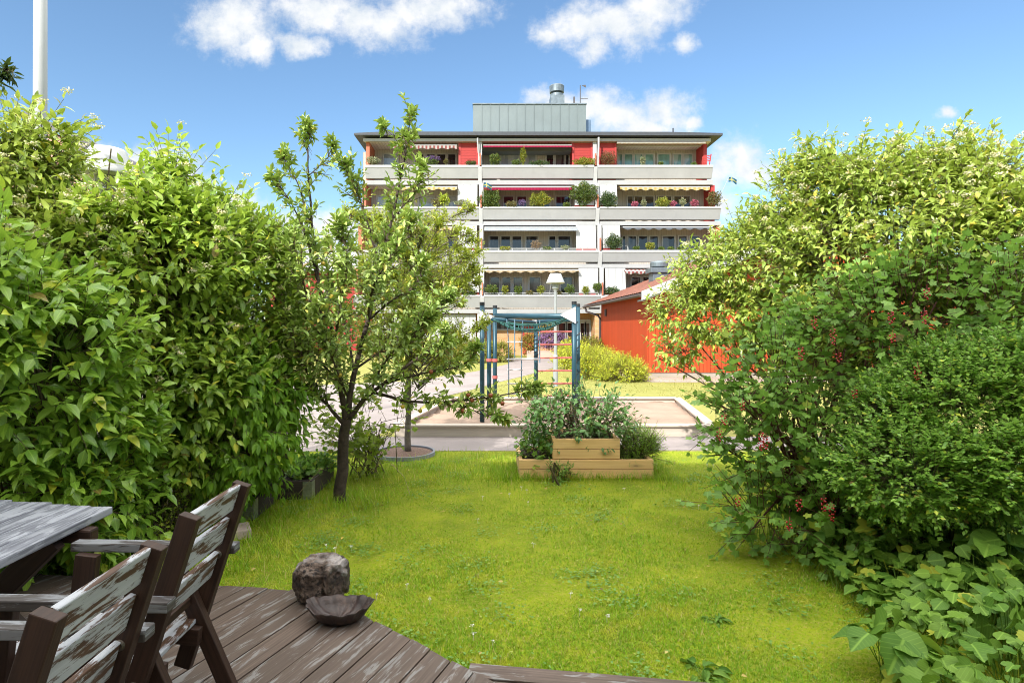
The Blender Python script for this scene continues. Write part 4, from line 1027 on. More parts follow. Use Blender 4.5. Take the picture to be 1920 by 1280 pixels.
# flags
def flag(x, y, z, dx, dz, label, fl=1.0, mast=.9):
    t = thing('flag', label, 'flag', (x, y, z), 'small flags on the balconies')
    tip = Vector((x+dx, y-.25, z+dz)); m_ = MB(); m_.tube([(x, y, z), tip], .012, 5); m_.build('staff', M_WHITE, t)
    n = 12; V = []; Fs = []; w, h = .62*fl, .36*fl
    for i in range(n+1):
        for j in range(6):
            u, v = i/n, j/5
            V.append(tip+Vector((u*w, .05*math.sin(u*7+v), -v*h-.14*u*u+.03*math.sin(u*6))))
    me = MB()
    for i in range(n):
        for j in range(5):
            yel = (i in (4,)) or (j == 2)
            me.add([V[i*6+j], V[(i+1)*6+j], V[(i+1)*6+j+1], V[i*6+j+1]], [(0, 1, 2, 3)], mi=1 if yel else 0)
    me.build('cloth', [plain('flag_blue', (.006, .07, .12), .7), plain('flag_yellow', (.34, .3, .08), .7)], t)
p = W(1348, 362, 35.8); flag(p.x, p.y, p.z-.3, .5, 1.2, 'blue and yellow flag on a staff beyond the right end of the balconies', .8)
p = W(906, 380, 35.6); flag(p.x, p.y, p.z, .02, 1.15, 'blue and yellow flag drooping beside the large hanging balcony plant', .8)
p = W(1030, 552, 34.9); flag(p.x, p.y, p.z, .1, .75, 'blue green pennant on the lowest balcony beside the lamp shade', .6)
# ================================================================== VEGETATION
M_BARK = plain('dark_bark', (.055, .04, .032), .9, .45, 18, bump=.8); M_TWIG = plain('olive_twig', (.11, .085, .05), .8); M_BARKG = plain('grey_bark', (.15, .125, .11), .9, .3, 14, bump=.6)
M_REDTW = plain('red_brown_stem', (.1, .035, .03), .7)
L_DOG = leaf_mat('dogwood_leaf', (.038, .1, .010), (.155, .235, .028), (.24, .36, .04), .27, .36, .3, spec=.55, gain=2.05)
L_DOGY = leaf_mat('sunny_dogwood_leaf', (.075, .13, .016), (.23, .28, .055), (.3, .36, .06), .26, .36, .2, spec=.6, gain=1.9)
L_DROOP = leaf_mat('drooping_leaf', (.085, .19, .014), (.16, .30, .025), (.3, .46, .04), .42, .5, .4, gain=1.25)
L_APPLE = leaf_mat('apple_leaf', (.065, .13, .018), (.25, .31, .085), (.2, .28, .05), .2, .42, .25, spec=.55, gain=1.85)
L_YOUNG = leaf_mat('young_tree_leaf', (.1, .14, .014), (.22, .25, .035), (.28, .33, .04), .34, .5, gain=1.9)
L_CURR = leaf_mat('currant_leaf', (.04, .09, .013), (.1, .175, .028), (.17, .3, .05), .3, .5, .35, gain=2.1)
L_SMALL = leaf_mat('small_shrub_leaf', (.032, .085, .014), (.14, .225, .03), (.18, .3, .06), .3, .4, gain=2.4)
L_BIGL = leaf_mat('ground_cover_leaf', (.04, .13, .016), (.2, .33, .045), (.2, .36, .04), .28, .5, .4, spec=.22, aged=2)
L_YEL = leaf_mat('yellow_shrub_leaf', (.2, .24, .015), (.34, .36, .03), (.36, .38, .03), .3, .6, gain=1.75)
L_HEDGE = leaf_mat('bed_hedge_leaf', (.12, .16, .014), (.26, .24, .04), (.26, .28, .03), .3, .6, gain=1.2)
L_BLUE = leaf_mat('vegetable_leaf', (.035, .10, .028), (.11, .21, .06), (.15, .26, .05), .25, .5, gain=1.3)
L_LIME = leaf_mat('lime_leaf', (.15, .23, .018), (.26, .33, .035), (.3, .42, .04), .4, .5, gain=1.2)
L_DARK = leaf_mat('dark_leaf', (.02, .05, .015), (.05, .09, .025), (.1, .16, .03), .25, .5)
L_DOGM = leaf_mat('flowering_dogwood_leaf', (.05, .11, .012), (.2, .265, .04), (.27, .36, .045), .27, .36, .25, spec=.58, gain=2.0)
M_CREAM = leaf_mat('cream_blossom', (.6, .57, .33), (.8, .77, .52), (.4, .4, .2), .25, .8)
M_BERRY = plain('red_berry', (.36, .009, .016), .25, .3, 20, spec=.6)

def rs(s): return np.random.default_rng(s)
def npv(*a): return np.array(a, float)
def umbels(r, lb, C, rad, n=20, sz=.012):
    for _ in range(n):
        u = rand_unit(r, len(C))*rad*np.sqrt(r.random((len(C), 1)))*npv(1, 1, .55); t = r.random(len(C))*6.283
        lb.leaves(T_DIA, C+u, np.stack([np.cos(t), np.sin(t), .3*np.cos(t*2)], 1), u/rad+UP*.3+r.normal(size=(len(C), 3))*.6, sz, sz*.9)
def shrub(name, label, cat, lobes, n, nodes, ll, wr, mat, seed, base, T=T_OVATE, Ls=(.18, .38), up=.55, out=1.0, droop=.35, opp=True, jit=.28,
          spread=.9, back=.4, flowers=0, stems=5, twig=None, lo=.62, sr=.0035, group=None, crown='foliage', top_spikes=0, keep_in=.12, zmin=.05, flat=False, tufts=0, gaps=1.0, sw=1.0):
    r = rs(seed); t = thing(name, label, cat, base, group)
    P, Nm = sample_lobes(r, lobes, n, lo=lo, back=back, keep_in=keep_in, zmin=zmin, gaps=gaps)
    D = unit(Nm*out+UP*up+r.normal(size=(n, 3))*.38)
    L = Ls[0]+(Ls[1]-Ls[0])*r.random(n)
    if tufts:      # leafy leaders standing up from the outline
        k = r.permutation(np.where(Nm[:, 2] > .35)[0])[:tufts]; m = 9; hh = r.uniform(.06, .32, len(k))
        u = np.tile(np.linspace(0, 1, m), len(k)); ax = unit(UP+r.normal(size=(len(k), 3))*.25+Nm[k]*.3); P2 = np.repeat(P[k], m, 0)+np.repeat(ax*hh[:, None], m, 0)*u[:, None]+r.normal(size=(len(k)*m, 3))*.035
        P = np.concatenate([P, P2]); Nm = np.concatenate([Nm, np.repeat(Nm[k], m, 0)]); D = np.concatenate([D, unit(np.repeat(ax, m, 0)*.9+r.normal(size=(len(P2), 3))*.6)]); L = np.concatenate([L, r.uniform(.08, .2, len(P2))]); n = len(P)
    if top_spikes:
        k = (Nm[:, 2] > .45) & (r.random(n) < top_spikes)
        L = np.where(k, L*1.7, L); D = np.where(k[:, None], unit(D+UP*1.2), D)
    lb = LB(); sb = LB()
    shoot_leaves(r, lb, T, P, D, L, nodes, ll, wr, droop, opp, jit, spread, sr, sb, flat)
    b = np.array(base, float)
    C = np.array([l[:3] for l in lobes])
    for c in C:
        for _ in range(stems):
            s0 = b+r.normal(size=3)*npv(.12, .12, 0); e = c+r.normal(size=3)*np.array(lobes[0][3:6])*.3; m1 = (s0+e)/2+r.normal(size=3)*.1+npv(0, 0, .15)
            m1[2] = max(m1[2], .1)
            sb.stems(np.array([s0, m1]), np.array([m1, e]), np.array([.016, .012])*sw, np.array([.012, .006])*sw, 5)
    lb.build(crown, mat, t); sb.build('stem', twig or M_TWIG, t)
    if flowers:
        k = r.permutation(np.where(Nm[:, 2] > -.1)[0])[:flowers]
        fb = LB(); umbels(r, fb, P[k]+D[k]*(L[k]*1.06)[:, None]+UP*.02+Nm[k]*.04, .045, 34, .016); tag(fb.build('blossom', M_CREAM, t), kind='stuff')
    return t

# ---- left hedge
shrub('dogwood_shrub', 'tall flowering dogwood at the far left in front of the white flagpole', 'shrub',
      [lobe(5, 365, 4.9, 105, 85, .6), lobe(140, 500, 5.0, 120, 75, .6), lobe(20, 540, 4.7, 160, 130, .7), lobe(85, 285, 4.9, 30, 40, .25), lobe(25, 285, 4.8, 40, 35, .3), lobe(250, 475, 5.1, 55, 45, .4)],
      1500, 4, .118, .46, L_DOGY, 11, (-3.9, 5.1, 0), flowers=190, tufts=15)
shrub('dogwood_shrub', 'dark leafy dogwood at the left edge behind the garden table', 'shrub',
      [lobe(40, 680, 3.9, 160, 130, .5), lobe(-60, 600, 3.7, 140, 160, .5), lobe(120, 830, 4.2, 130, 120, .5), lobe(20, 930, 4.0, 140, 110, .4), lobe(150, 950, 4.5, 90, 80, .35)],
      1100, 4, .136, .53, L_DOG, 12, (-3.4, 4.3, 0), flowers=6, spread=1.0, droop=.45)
shrub('dogwood_shrub', 'broad flowering dogwood in the middle of the left hedge, right of the big lamp shade', 'shrub',
      [lobe(330, 470, 5.4, 90, 65, .6), lobe(330, 350, 5.4, 30, 42, .25), lobe(318, 395, 5.3, 30, 30, .25), lobe(375, 425, 5.5, 40, 45, .35), lobe(250, 540, 5.2, 180, 140, .7), lobe(310, 720, 5.3, 150, 170, .6), lobe(200, 860, 5.4, 140, 120, .5), lobe(340, 870, 5.6, 110, 110, .4)],
      2000, 4, .124, .51, L_DOGM, 13, (-3.1, 5.7, 0), flowers=170, spread=1.0, droop=.42, tufts=30)
shrub('dogwood_shrub', 'narrower dogwood at the right end of the left hedge beside the apple tree', 'shrub',
      [lobe(440, 505, 6.0, 85, 70, .6), lobe(440, 425, 6.0, 36, 28, .3), lobe(490, 480, 6.0, 35, 35, .3), lobe(462, 575, 5.9, 70, 105, .6), lobe(420, 690, 5.8, 105, 140, .6), lobe(478, 690, 5.9, 50, 95, .4)],
      1300, 4, .112, .5, L_DOGM, 14, (-2.5, 6.1, 0), flowers=110, tufts=20)
shrub('drooping_shrub', 'bright green shrub with hanging leaves over the dark raised bed', 'shrub',
      [lobe(445, 725, 5.45, 72, 65, .3), lobe(468, 805, 5.4, 52, 92, .26), lobe(405, 805, 5.35, 62, 85, .25), lobe(515, 745, 5.6, 20, 70, .2), lobe(462, 865, 5.4, 42, 42, .18)],
      700, 4, .115, .5, L_DROOP, 15, (-2.45, 5.7, .15), up=.1, droop=1.5, jit=.22, spread=.7, lo=.75, Ls=(.15, .32))

# ---- right side
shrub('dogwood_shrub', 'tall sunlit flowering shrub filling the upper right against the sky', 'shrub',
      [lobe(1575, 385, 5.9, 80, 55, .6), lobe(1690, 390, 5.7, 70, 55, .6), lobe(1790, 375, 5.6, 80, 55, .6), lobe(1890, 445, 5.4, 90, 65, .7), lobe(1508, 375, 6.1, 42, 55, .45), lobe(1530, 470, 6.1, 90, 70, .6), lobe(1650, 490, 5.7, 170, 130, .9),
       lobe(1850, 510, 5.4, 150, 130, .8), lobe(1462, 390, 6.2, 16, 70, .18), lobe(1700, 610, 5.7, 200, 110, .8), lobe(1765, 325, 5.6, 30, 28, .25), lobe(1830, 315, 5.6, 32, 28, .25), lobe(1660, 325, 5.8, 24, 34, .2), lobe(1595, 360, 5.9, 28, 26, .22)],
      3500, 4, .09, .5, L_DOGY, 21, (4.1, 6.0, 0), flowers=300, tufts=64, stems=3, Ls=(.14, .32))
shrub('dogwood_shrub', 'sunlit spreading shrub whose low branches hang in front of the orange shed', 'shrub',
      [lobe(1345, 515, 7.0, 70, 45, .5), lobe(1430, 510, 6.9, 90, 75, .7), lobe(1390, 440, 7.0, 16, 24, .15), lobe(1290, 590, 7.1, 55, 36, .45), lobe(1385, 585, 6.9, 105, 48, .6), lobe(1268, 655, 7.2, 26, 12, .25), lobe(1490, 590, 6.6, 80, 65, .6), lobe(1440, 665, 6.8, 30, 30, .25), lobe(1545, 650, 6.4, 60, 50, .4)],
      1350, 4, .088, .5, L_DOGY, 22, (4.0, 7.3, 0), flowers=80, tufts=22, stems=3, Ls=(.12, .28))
t_c = shrub('currant_bush', 'red currant bush with hanging berry clusters leaning over the right of the lawn', 'bush',
      [lobe(1490, 715, 5.0, 110, 90, .45), lobe(1590, 640, 5.0, 110, 100, .45), lobe(1440, 830, 4.8, 80, 80, .4), lobe(1550, 850, 4.8, 130, 110, .5), lobe(1450, 950, 4.7, 105, 65, .35), lobe(1390, 770, 4.8, 50, 45, .3),
       lobe(1590, 960, 4.5, 100, 90, .35), lobe(1720, 590, 4.7, 140, 80, .4), lobe(1870, 590, 4.5, 110, 90, .4)],
      1150, 4, .078, 1.0, L_CURR, 23, (2.95, 5.1, 0), T=T_CURRANT, opp=False, spread=1.0, droop=.25, jit=.4, lo=.55, Ls=(.16, .36), twig=M_REDTW, keep_in=.3)
r = rs(31)
for (px, py, n_) in ((1733, 592, 11), (1738, 550, 9), (1671, 594, 10), (1674, 635, 7), (1527, 607, 9), (1562, 626, 14), (1502, 660, 12), (1573, 670, 8), (1392, 763, 7), (1358, 786, 9), (1349, 816, 9), 
                     (1427, 820, 16), (1436, 826, 12), (1603, 740, 7), (1631, 802, 8), (1720, 695, 12), (1498, 945, 10), (1545, 942, 12), (1560, 955, 14), (1480, 985, 8), (1384, 942, 7)):
    Y = 4.05 if py > 880 else (4.25 if px < 1640 else 4.0)
    c = W(px, py, Y); mb = MB()
    for i in range(n_):
        u = i/max(1, n_-1); a = i*2.4; q = .008+.011*math.sin(math.pi*min(1, u*.9+.15)); p = c+Vector((math.cos(a)*q, math.sin(a)*q, .03-.075*u*(n_/10)))
        R_ = .0066*r.uniform(.85, 1.2); mb.lathe([(0, -R_), (R_*.7, -R_*.7), (R_, 0), (R_*.7, R_*.7), (0, R_)], p, 8)
    mb.tube([c+Vector((0, 0, .06)), c+Vector((0, 0, .03-.075*(n_/10)))], .0012, 4)
    mb.build('berry_cluster', M_BERRY, t_c, smooth=True)
shrub('spray_shrub', 'dense dark shrub of tiny leaves in layered sprays at the right edge', 'shrub',
      [lobe(1790, 770, 4.1, 120, 100, .45), lobe(1900, 745, 4.0, 100, 110, .45), lobe(1700, 875, 4.0, 110, 72, .4), lobe(1850, 865, 3.85, 125, 90, .4), lobe(1670, 800, 4.2, 60, 70, .35), lobe(1760, 700, 4.3, 70, 40, .3)],
      3600, 7, .038, .72, L_SMALL, 24, (3.4, 4.4, 0), T=T_DIA, up=.4, droop=.1, jit=.3, Ls=(.09, .2), lo=.6, sr=.002, stems=3, keep_in=.2, flat=True)

# big lobed leaves along the right edge of the lawn
def in_poly(x, y, poly):
    c = np.zeros(len(x), bool); n = len(poly)
    for i in range(n):
        (x1, y1), (x2, y2) = poly[i], poly[(i+1) % n]
        k = ((y1 > y) != (y2 > y)) & (x < (x2-x1)*(y-y1)/(y2-y1+1e-12)+x1); c ^= k
    return c
EDGE = [G(1345, 985), G(1440, 1030), G(1530, 1090), G(1600, 1150), G(1645, 1215), G(1660, 1300), G(1660, 1420)]
GC = [(p.x+.05, p.y) for p in EDGE]+[(4.6, 2.4), (4.4, 5.2)]
r = rs(41); n = 12000
x = r.uniform(1.2, 4.4, n); y = r.uniform(2.3, 5.1, n); k = in_poly(x, y, GC); x, y = x[k][:2100], y[k][:2100]
ex = np.interp(y, [p.y for p in EDGE][::-1], [p.x for p in EDGE][::-1]); din = np.clip(x-ex, 0, 1.3)
h = .05+.48*np.clip(din/.8, 0, 1)**.8*(.35+.7*r.random(len(x)))+.18*np.clip(y-3.7, 0, 1)
P = np.stack([x, y, h], 1); n = len(P)
A = unit(npv(-.45, -.6, -.12)+r.normal(size=(n, 3))*npv(.75, .75, .16)); Nn = unit(npv(-.12, -.3, 1)+r.normal(size=(n, 3))*.45)
sel = r.random(n)
for name, T, m, s_, lab in (('ground_cover', T_BIG, sel < .36, (.06, .13), None), ('ground_cover', T_BIG2, (sel >= .36) & (sel < .66), (.055, .12), None), ('ground_cover', T_HEART, (sel >= .66) & (sel < .84), (.05, .11), None), ('ground_cover', T_HEART2, sel >= .84, (.05, .11), None)):
    lb = LB(); q = int(m.sum()); sz = r.uniform(*s_, q); lb.leaves(T, P[m]-A[m]*.3*sz[:, None], A[m], Nn[m], sz, sz*1.05)
    b0 = P[m]+r.normal(size=(q, 3))*npv(.06, .06, 0); b0[:, 2] = 0; lb.stems(b0, P[m]-A[m]*.28*sz[:, None], .0028, .002, 4)
    tag(lb.build(name, L_BIGL), kind='stuff')
def leaf_plant(name, label, cat, base, n, ll, wr, T, mat, seed, spread=.25, hgt=(.15, .35), group=None):
    r = rs(seed); lb = LB(); b = np.array(base, float)
    t = r.random(n)*6.283; q = spread*np.sqrt(r.random(n)); P = b+np.stack([np.cos(t)*q, np.sin(t)*q, r.uniform(*hgt, n)*(1.1-.5*q/spread)], 1)
    A = unit(np.stack([np.cos(t), np.sin(t), -.15+0*t], 1)+r.normal(size=(n, 3))*.3); sz = ll*r.uniform(.7, 1.2, n)
    lb.leaves(T, P-A*.3*sz[:, None], A, UP+r.normal(size=(n, 3))*.3+npv(0, -.2, 0), sz, sz*wr); lb.stems(np.repeat(b[None], n, 0)+r.normal(size=(n, 3))*npv(.02, .02, 0), P-A*.28*sz[:, None], .0025, .002, 4)
    return tag(lb.build(name, mat, base=base), label, cat, group)
p = G(1735, 1290); leaf_plant('broad_leaf_plant', 'large ribbed leaf plant nearest the lawn at the lower right corner', 'plant', (2.02, 2.98, 0), 10, .165, .95, T_HEART, L_BIGL, 51, .16, (.26, .4))
leaf_plant('broad_leaf_plant', 'large pale leaf plant at the right edge under the dark spray shrub', 'plant', (3.1, 3.55, 0), 10, .17, .95, T_HEART, L_BIGL, 52, .25, (.45, .7))
# weeds in the lawn in front of the step
p = G(1320, 1268); leaf_plant('lawn_weed', 'clump of broad plantain weeds in the lawn just beyond the wooden step', 'weed', (p.x, p.y, 0), 26, .085, .42, T_HEART, L_BIGL, 53, .12, (.015, .05))
p = G(1345, 1165); leaf_plant('lawn_weed', 'small dark weed rosette in the lawn left of the ground cover leaves', 'weed', (p.x, p.y, 0), 16, .06, .5, T_HEART, L_BIGL, 54, .07, (.01, .03))

# ---- trees made of branch paths
def tree_from_paths(t, paths, r, twig_n, twig_len, nodes, ll, wr, T, mat, bark, droop=.25, sub=1, start=.12, spread=.85, jit=.35, upb=.35, out_from=None, twig_mat=None):
    mb = MB(); lb = LB(); sb = LB(); TP = []; TD = []; TS = []
    for (pts, r0, r1, dens, *tw) in paths:
        pts = [Vector(p) for p in pts]
        sm = []
        for i in range(len(pts)-1):
            p0, p1, p2, p3 = pts[max(i-1, 0)], pts[i], pts[i+1], pts[min(i+2, len(pts)-1)]
            for j in range(5):
                u = j/5; sm.append(.5*((2*p1)+(p2-p0)*u+(2*p0-5*p1+4*p2-p3)*u*u+(3*p1-p0-3*p2+p3)*u**3))
        sm.append(pts[-1]); n = len(sm)
        sm = [p+Vector(r.normal(size=3))*min(r1, .008)*.9 if 0 < i < n-1 else p for i, p in enumerate(sm)]
        mb.tube(sm, [r0+(r1-r0)*(i/(n-1))**.8 for i in range(n)], 9)
        Ls = sum((sm[i+1]-sm[i]).length for i in range(n-1)); k = int(twig_n*Ls*dens)
        for _ in range(k):
            u = start+(1-start)*r.random(); f = u*(n-1); i = min(int(f), n-2); p = sm[i].lerp(sm[i+1], f-i); d = (sm[i+1]-sm[i]).normalized()
            TP.append(p); TD.append(d*(.55+.6*u)); TS.append((tw[0] if tw else 1.0)*(1.12-.5*u))
        for _ in range(4): TP.append(sm[-1]-(sm[-1]-sm[-2])*r.random()); TD.append((sm[-1]-sm[-2]).normalized()*1.8); TS.append((tw[0] if tw else 1.0)*.4)
    TP = np.array([tuple(p) for p in TP]); TD = np.array([tuple(p) for p in TD])
    D = unit(TD+rand_unit(r, len(TP))*.9+UP*upb); L = r.uniform(*twig_len, len(TP))*np.array(TS)
    sb.stems(TP, TP+D*L[:, None], .006, .002, 4)
    shoot_leaves(r, lb, T, TP, D, L, nodes, ll, wr, droop, False, jit, spread, .002, sb)
    for _ in range(sub):
        f = r.uniform(.25, .95, len(TP)); P2 = TP+D*(L*f)[:, None]; D2 = unit(D+rand_unit(r, len(TP))*.9+UP*.2); L2 = L*r.uniform(.35, .7, len(TP))
        shoot_leaves(r, lb, T, P2, D2, L2, max(3, nodes-2), ll*.95, wr, droop, False, jit, spread, .002, sb)
    mb.build('trunk', bark, t, smooth=True); sb.build('twig', twig_mat or bark, t)
    return lb.build('crown', mat, t)
def pth(*pts): return [W(*p) for p in pts]
ta = thing('apple_tree', 'young apple tree with ripening fruit standing beside the left hedge', 'tree', (-1.54, 6.04, 0))
AP = [(pth((638, 945, 6.04), (641, 860, 6.04), (650, 785, 6.02)), .066, .05, 0),
      (pth((650, 790, 6.02), (638, 720, 5.98), (628, 640, 5.95), (600, 540, 5.95), (585, 420, 5.95), (577, 310, 5.92), (580, 245, 5.9)), .036, .004, .55, .75),
      (pth((651, 788, 6.02), (664, 700, 6.08), (690, 600, 6.1), (712, 500, 6.15), (738, 400, 6.2), (757, 300, 6.2), (771, 212, 6.2)), .036, .004, .65, .8),
      (pth((655, 785, 6.02), (692, 740, 6.0), (745, 700, 5.95), (800, 660, 5.9), (825, 650, 5.85), (836, 628, 5.8)), .028, .004, .9, .7),
      (pth((700, 735, 6.0), (770, 752, 5.85), (850, 752, 5.7), (930, 742, 5.6), (1005, 728, 5.5)), .018, .004, .62, .5),
      (pth((850, 752, 5.7), (900, 775, 5.65), (940, 785, 5.6)), .008, .003, .7, .5),
      (pth((645, 795, 6.02), (608, 752, 5.9), (580, 715, 5.8), (562, 640, 5.75)), .022, .004, 1.2),
      (pth((605, 560, 5.95), (575, 450, 5.9), (545, 380, 5.85), (512, 335, 5.8)), .014, .003, .55, .6),
      (pth((590, 450, 5.95), (560, 350, 5.9), (530, 295, 5.85)), .01, .003, .5, .6),
      (pth((690, 600, 6.1), (740, 560, 6.0), (780, 535, 5.95), (790, 495, 5.9)), .014, .003, .8, .8),
      (pth((735, 410, 6.2), (770, 370, 6.1), (790, 320, 6.05)), .01, .003, 1.0),
      (pth((712, 500, 6.15), (690, 420, 6.2), (665, 350, 6.25), (650, 318, 6.25)), .012, .003, 1.0),
      (pth((628, 640, 5.95), (640, 560, 5.6), (650, 490, 5.4), (640, 430, 5.3)), .016, .003, 1.2),
      (pth((664, 700, 6.08), (650, 620, 6.5), (620, 540, 6.7), (610, 460, 6.8)), .016, .003, 1.1),
      (pth((690, 600, 6.1), (700, 540, 5.7), (740, 470, 5.5), (770, 420, 5.4)), .014, .003, 1.1),
      (pth((692, 740, 6.0), (720, 680, 5.6), (760, 640, 5.4), (800, 600, 5.3)), .014, .003, 1.2),
      (pth((720, 720, 6.0), (790, 700, 5.9), (850, 690, 5.8), (880, 675, 5.7), (892, 655, 5.65)), .012, .003, .6, .55),
      (pth((628, 650, 5.95), (590, 620, 6.1), (560, 570, 6.2), (545, 520, 6.2)), .012, .003, 1.2),
      (pth((650, 740, 6.0), (630, 690, 5.6), (610, 640, 5.4), (600, 580, 5.3)), .012, .003, 1.2),
      (pth((668, 690, 6.08), (740, 640, 6.4), (800, 590, 6.6), (840, 560, 6.7)), .014, .003, 1.1),
      (pth((760, 300, 6.2), (742, 262, 6.2), (722, 242, 6.2)), .005, .002, .6, .6),
      (pth((578, 330, 5.92), (610, 300, 5.9), (622, 278, 5.9)), .006, .002, .6, .6),
      (pth((640, 720, 6.0), (600, 680, 5.7), (560, 660, 5.6), (535, 600, 5.6)), .014, .003, 1.3), (pth((628, 640, 5.95), (580, 560, 5.7), (560, 500, 5.6), (548, 450, 5.6)), .012, .003, 1.1)]
r = rs(61)
tree_from_paths(ta, AP, r, 31, (.14, .36), 6, .088, .46, T_APPLE, L_APPLE, M_BARK, sub=1, twig_mat=M_TWIG)
M_APPLEF = []
for nm, c in (('yellow_apple', (.42, .3, .04)), ('red_apple', (.26, .07, .03)), ('green_apple', (.33, .38, .06))): M_APPLEF.append(plain(nm, c, .35, .3, 30))
for i, (px, py, Y) in enumerate(((695, 462, 5.75), (590, 475, 5.8), (598, 490, 5.8), (606, 494, 5.8), (612, 475, 5.85), (570, 578, 5.7), (607, 578, 5.6), (605, 588, 5.6), (628, 580, 5.7), (690, 533, 5.75), (637, 703, 5.7), (684, 648, 5.7), (718, 560, 5.8), (622, 556, 5.6),
                              (878, 740, 5.6), (885, 750, 5.6), (920, 741, 5.55), (942, 756, 5.55), (755, 762, 5.8), (788, 770, 5.75), (808, 697, 5.75), (868, 770, 5.6), (617, 640, 5.5), (565, 500, 5.8))):
    c = W(px, py, Y); R_ = .022; mb = MB()
    mb.lathe([(0, -R_*.8), (R_*.4, -R_*.95), (R_*.8, -R_*.6), (R_, 0), (R_*.85, R_*.6), (R_*.4, R_*.85), (0, R_*.65)], c, 12); mb.tube([c+Vector((0, 0, R_*.6)), c+Vector((.004, 0, R_*1.7))], .002, 4)
    mb.build('apple', M_APPLEF[1 if px > 800 else (i % 3 if i % 3 != 1 else 0)], ta, smooth=True)

ty = thing('young_tree', 'young tree with tiny yellowish leaves in the round mulch bed behind the apple tree', 'tree', (-1.21, 8.24, 0))
r = rs(62); YT = 8.24
TP_ = [(pth((765, 846, YT), (766, 760, YT), (769, 640, YT), (770, 520, YT), (764, 420, YT), (760, 385, YT)), .05, .006, .5)]
for i in range(84):
    y0 = r.uniform(450, 735); a = r.uniform(0, 6.283); q = (1-abs((y0-590)/260)**2)*1.05+.2
    base = W(784, y0, YT); ln = q*r.uniform(.6, 1.0)*.98
    e = base+Vector((math.cos(a)*ln*.95, math.sin(a)*ln*.8, ln*.55)); mid = base.lerp(e, .5)+Vector((0, 0, .02+.05*ln))
    TP_.append(([base, mid, e], .014, .003, 1.0))
tree_from_paths(ty, TP_, r, 15, (.14, .36), 10, .056, .45, T_DIA, L_YOUNG, M_BARKG, sub=2, droop=.2, twig_mat=M_TWIG)

shrub('leafy_bush', 'loose multi stemmed bush with round lobed leaves behind the apple trunk', 'bush', [lobe(690, 790, 7.0, 62, 45, .35), lobe(650, 800, 6.9, 40, 50, .3), lobe(735, 790, 7.0, 45, 35, .3), lobe(690, 850, 7.0, 40, 40, .25)],
      150, 4, .072, 1.0, L_LIME, 63, (-1.5, 7.15, 0), T=T_CURRANT, opp=False, stems=8, sw=.4, Ls=(.14, .3), lo=.4, twig=M_TWIG, droop=.3)

# tree just off the left edge, one spray of it in view; and a far dark tree at the right edge
tt = thing('tree', 'dark leaf spray of a nearby tree poking in at the left edge beside the flagpole', 'tree', (-5.9, 4.7, 0))
r = rs(64); Y = 4.7
tree_from_paths(tt, [([Vector((-5.9, 4.7, 0)), Vector((-5.8, 4.7, 2)), Vector((-5.6, 4.7, 3.6))], .09, .04, 0), ([Vector((-5.7, 4.7, 3)), W(-150, 150, 4.7), W(-30, 150, 4.7), W(8, 135, 4.7)], .03, .004, .7),
                ([Vector((-5.6, 4.7, 3.6)), W(-200, 0, 4.7), W(-140, -60, 4.7)], .03, .004, 1.0)], r, 14, (.08, .2), 6, .095, .36, T_OVATE, L_DARK, M_BARK, sub=0, upb=0, droop=.5, spread=1.1)
tt = thing('tree', 'dark distant tree behind the sunlit shrub at the upper right edge', 'tree', (14.6, 17, 0))
r = rs(65)
pts = []
for i in range(16):
    a = r.uniform(0, 6.283); q = r.uniform(.6, 1.3); b = Vector((14.6, 17, r.uniform(3, 5.6))); pts.append(([b, b+Vector((math.cos(a)*q*.6, math.sin(a)*q*.6, .4)), b+Vector((math.cos(a)*q, math.sin(a)*q, .7))], .05, .01, 1.0))
tree_from_paths(tt, [([Vector((14.6, 17, 0)), Vector((14.7, 17, 3)), Vector((14.6, 17, 6.4))], .16, .03, .4)]+pts, r, 10, (.25, .55), 7, .12, .5, T_DIA, L_DARK, M_BARK, sub=1)

# ---- planter crops
def clump(name, label, cat, lobes, n, nodes, ll, wr, T, mat, seed, base, **kw):
    return shrub(name, label, cat, lobes, n, nodes, ll, wr, mat, seed, base, T=T, **kw)
clump('vegetable_plant', 'tall bluish green vegetable plants growing out of the upper planter tier', 'plant', [lobe(1080, 780, 7.3, 70, 34, .3), lobe(1025, 775, 7.3, 26, 40, .3), lobe(1135, 790, 7.3, 30, 32, .3), lobe(1065, 800, 7.3, 70, 28, .3)], 310, 5, .088, .52, T_OVATE, L_BLUE, 71, (1.13, 7.35, .43),
      opp=False, up=.6, Ls=(.12, .34), lo=.3, droop=.3, jit=.45, stems=4, keep_in=.4, zmin=.45)
clump('strawberry_plant', 'dark strawberry leaves in the left side tier of the planter', 'plant', [lobe(1008, 845, 7.3, 30, 24, .3)], 90, 3, .07, 1.0, T_CURRANT, L_CURR, 72, (.54, 7.35, .19), opp=False, Ls=(.05, .14), lo=.3, zmin=.2, stems=3)
clump('feathery_plant', 'feathery carrot like greens in the right side tier of the planter', 'plant', [lobe(1192, 838, 7.3, 34, 30, .3)], 420, 6, .035, .3, T_DIA, L_DROOP, 73, (1.73, 7.35, .19), Ls=(.08, .24), lo=.2, zmin=.2, up=.8, stems=3)
clump('lawn_weed', 'leafy weed leaning on the front board of the planter', 'weed', [lobe(1050, 884, 6.85, 24, 15, .06)], 46, 4, .035, .5, T_OVATE, L_CURR, 74, (.8, 6.86, 0), Ls=(.05, .12), lo=.2, stems=2, zmin=.03)
clump('strawberry_plant', 'strawberry leaves filling the raised bed beside the apple trunk', 'plant', [lobe(570, 895, 6.5, 42, 18, .35), lobe(600, 880, 6.8, 25, 14, .2)], 130, 3, .07, 1.0, T_CURRANT, L_CURR, 75, (-2.2, 6.5, .15), opp=False, Ls=(.05, .14), lo=.3, zmin=.16, stems=3)
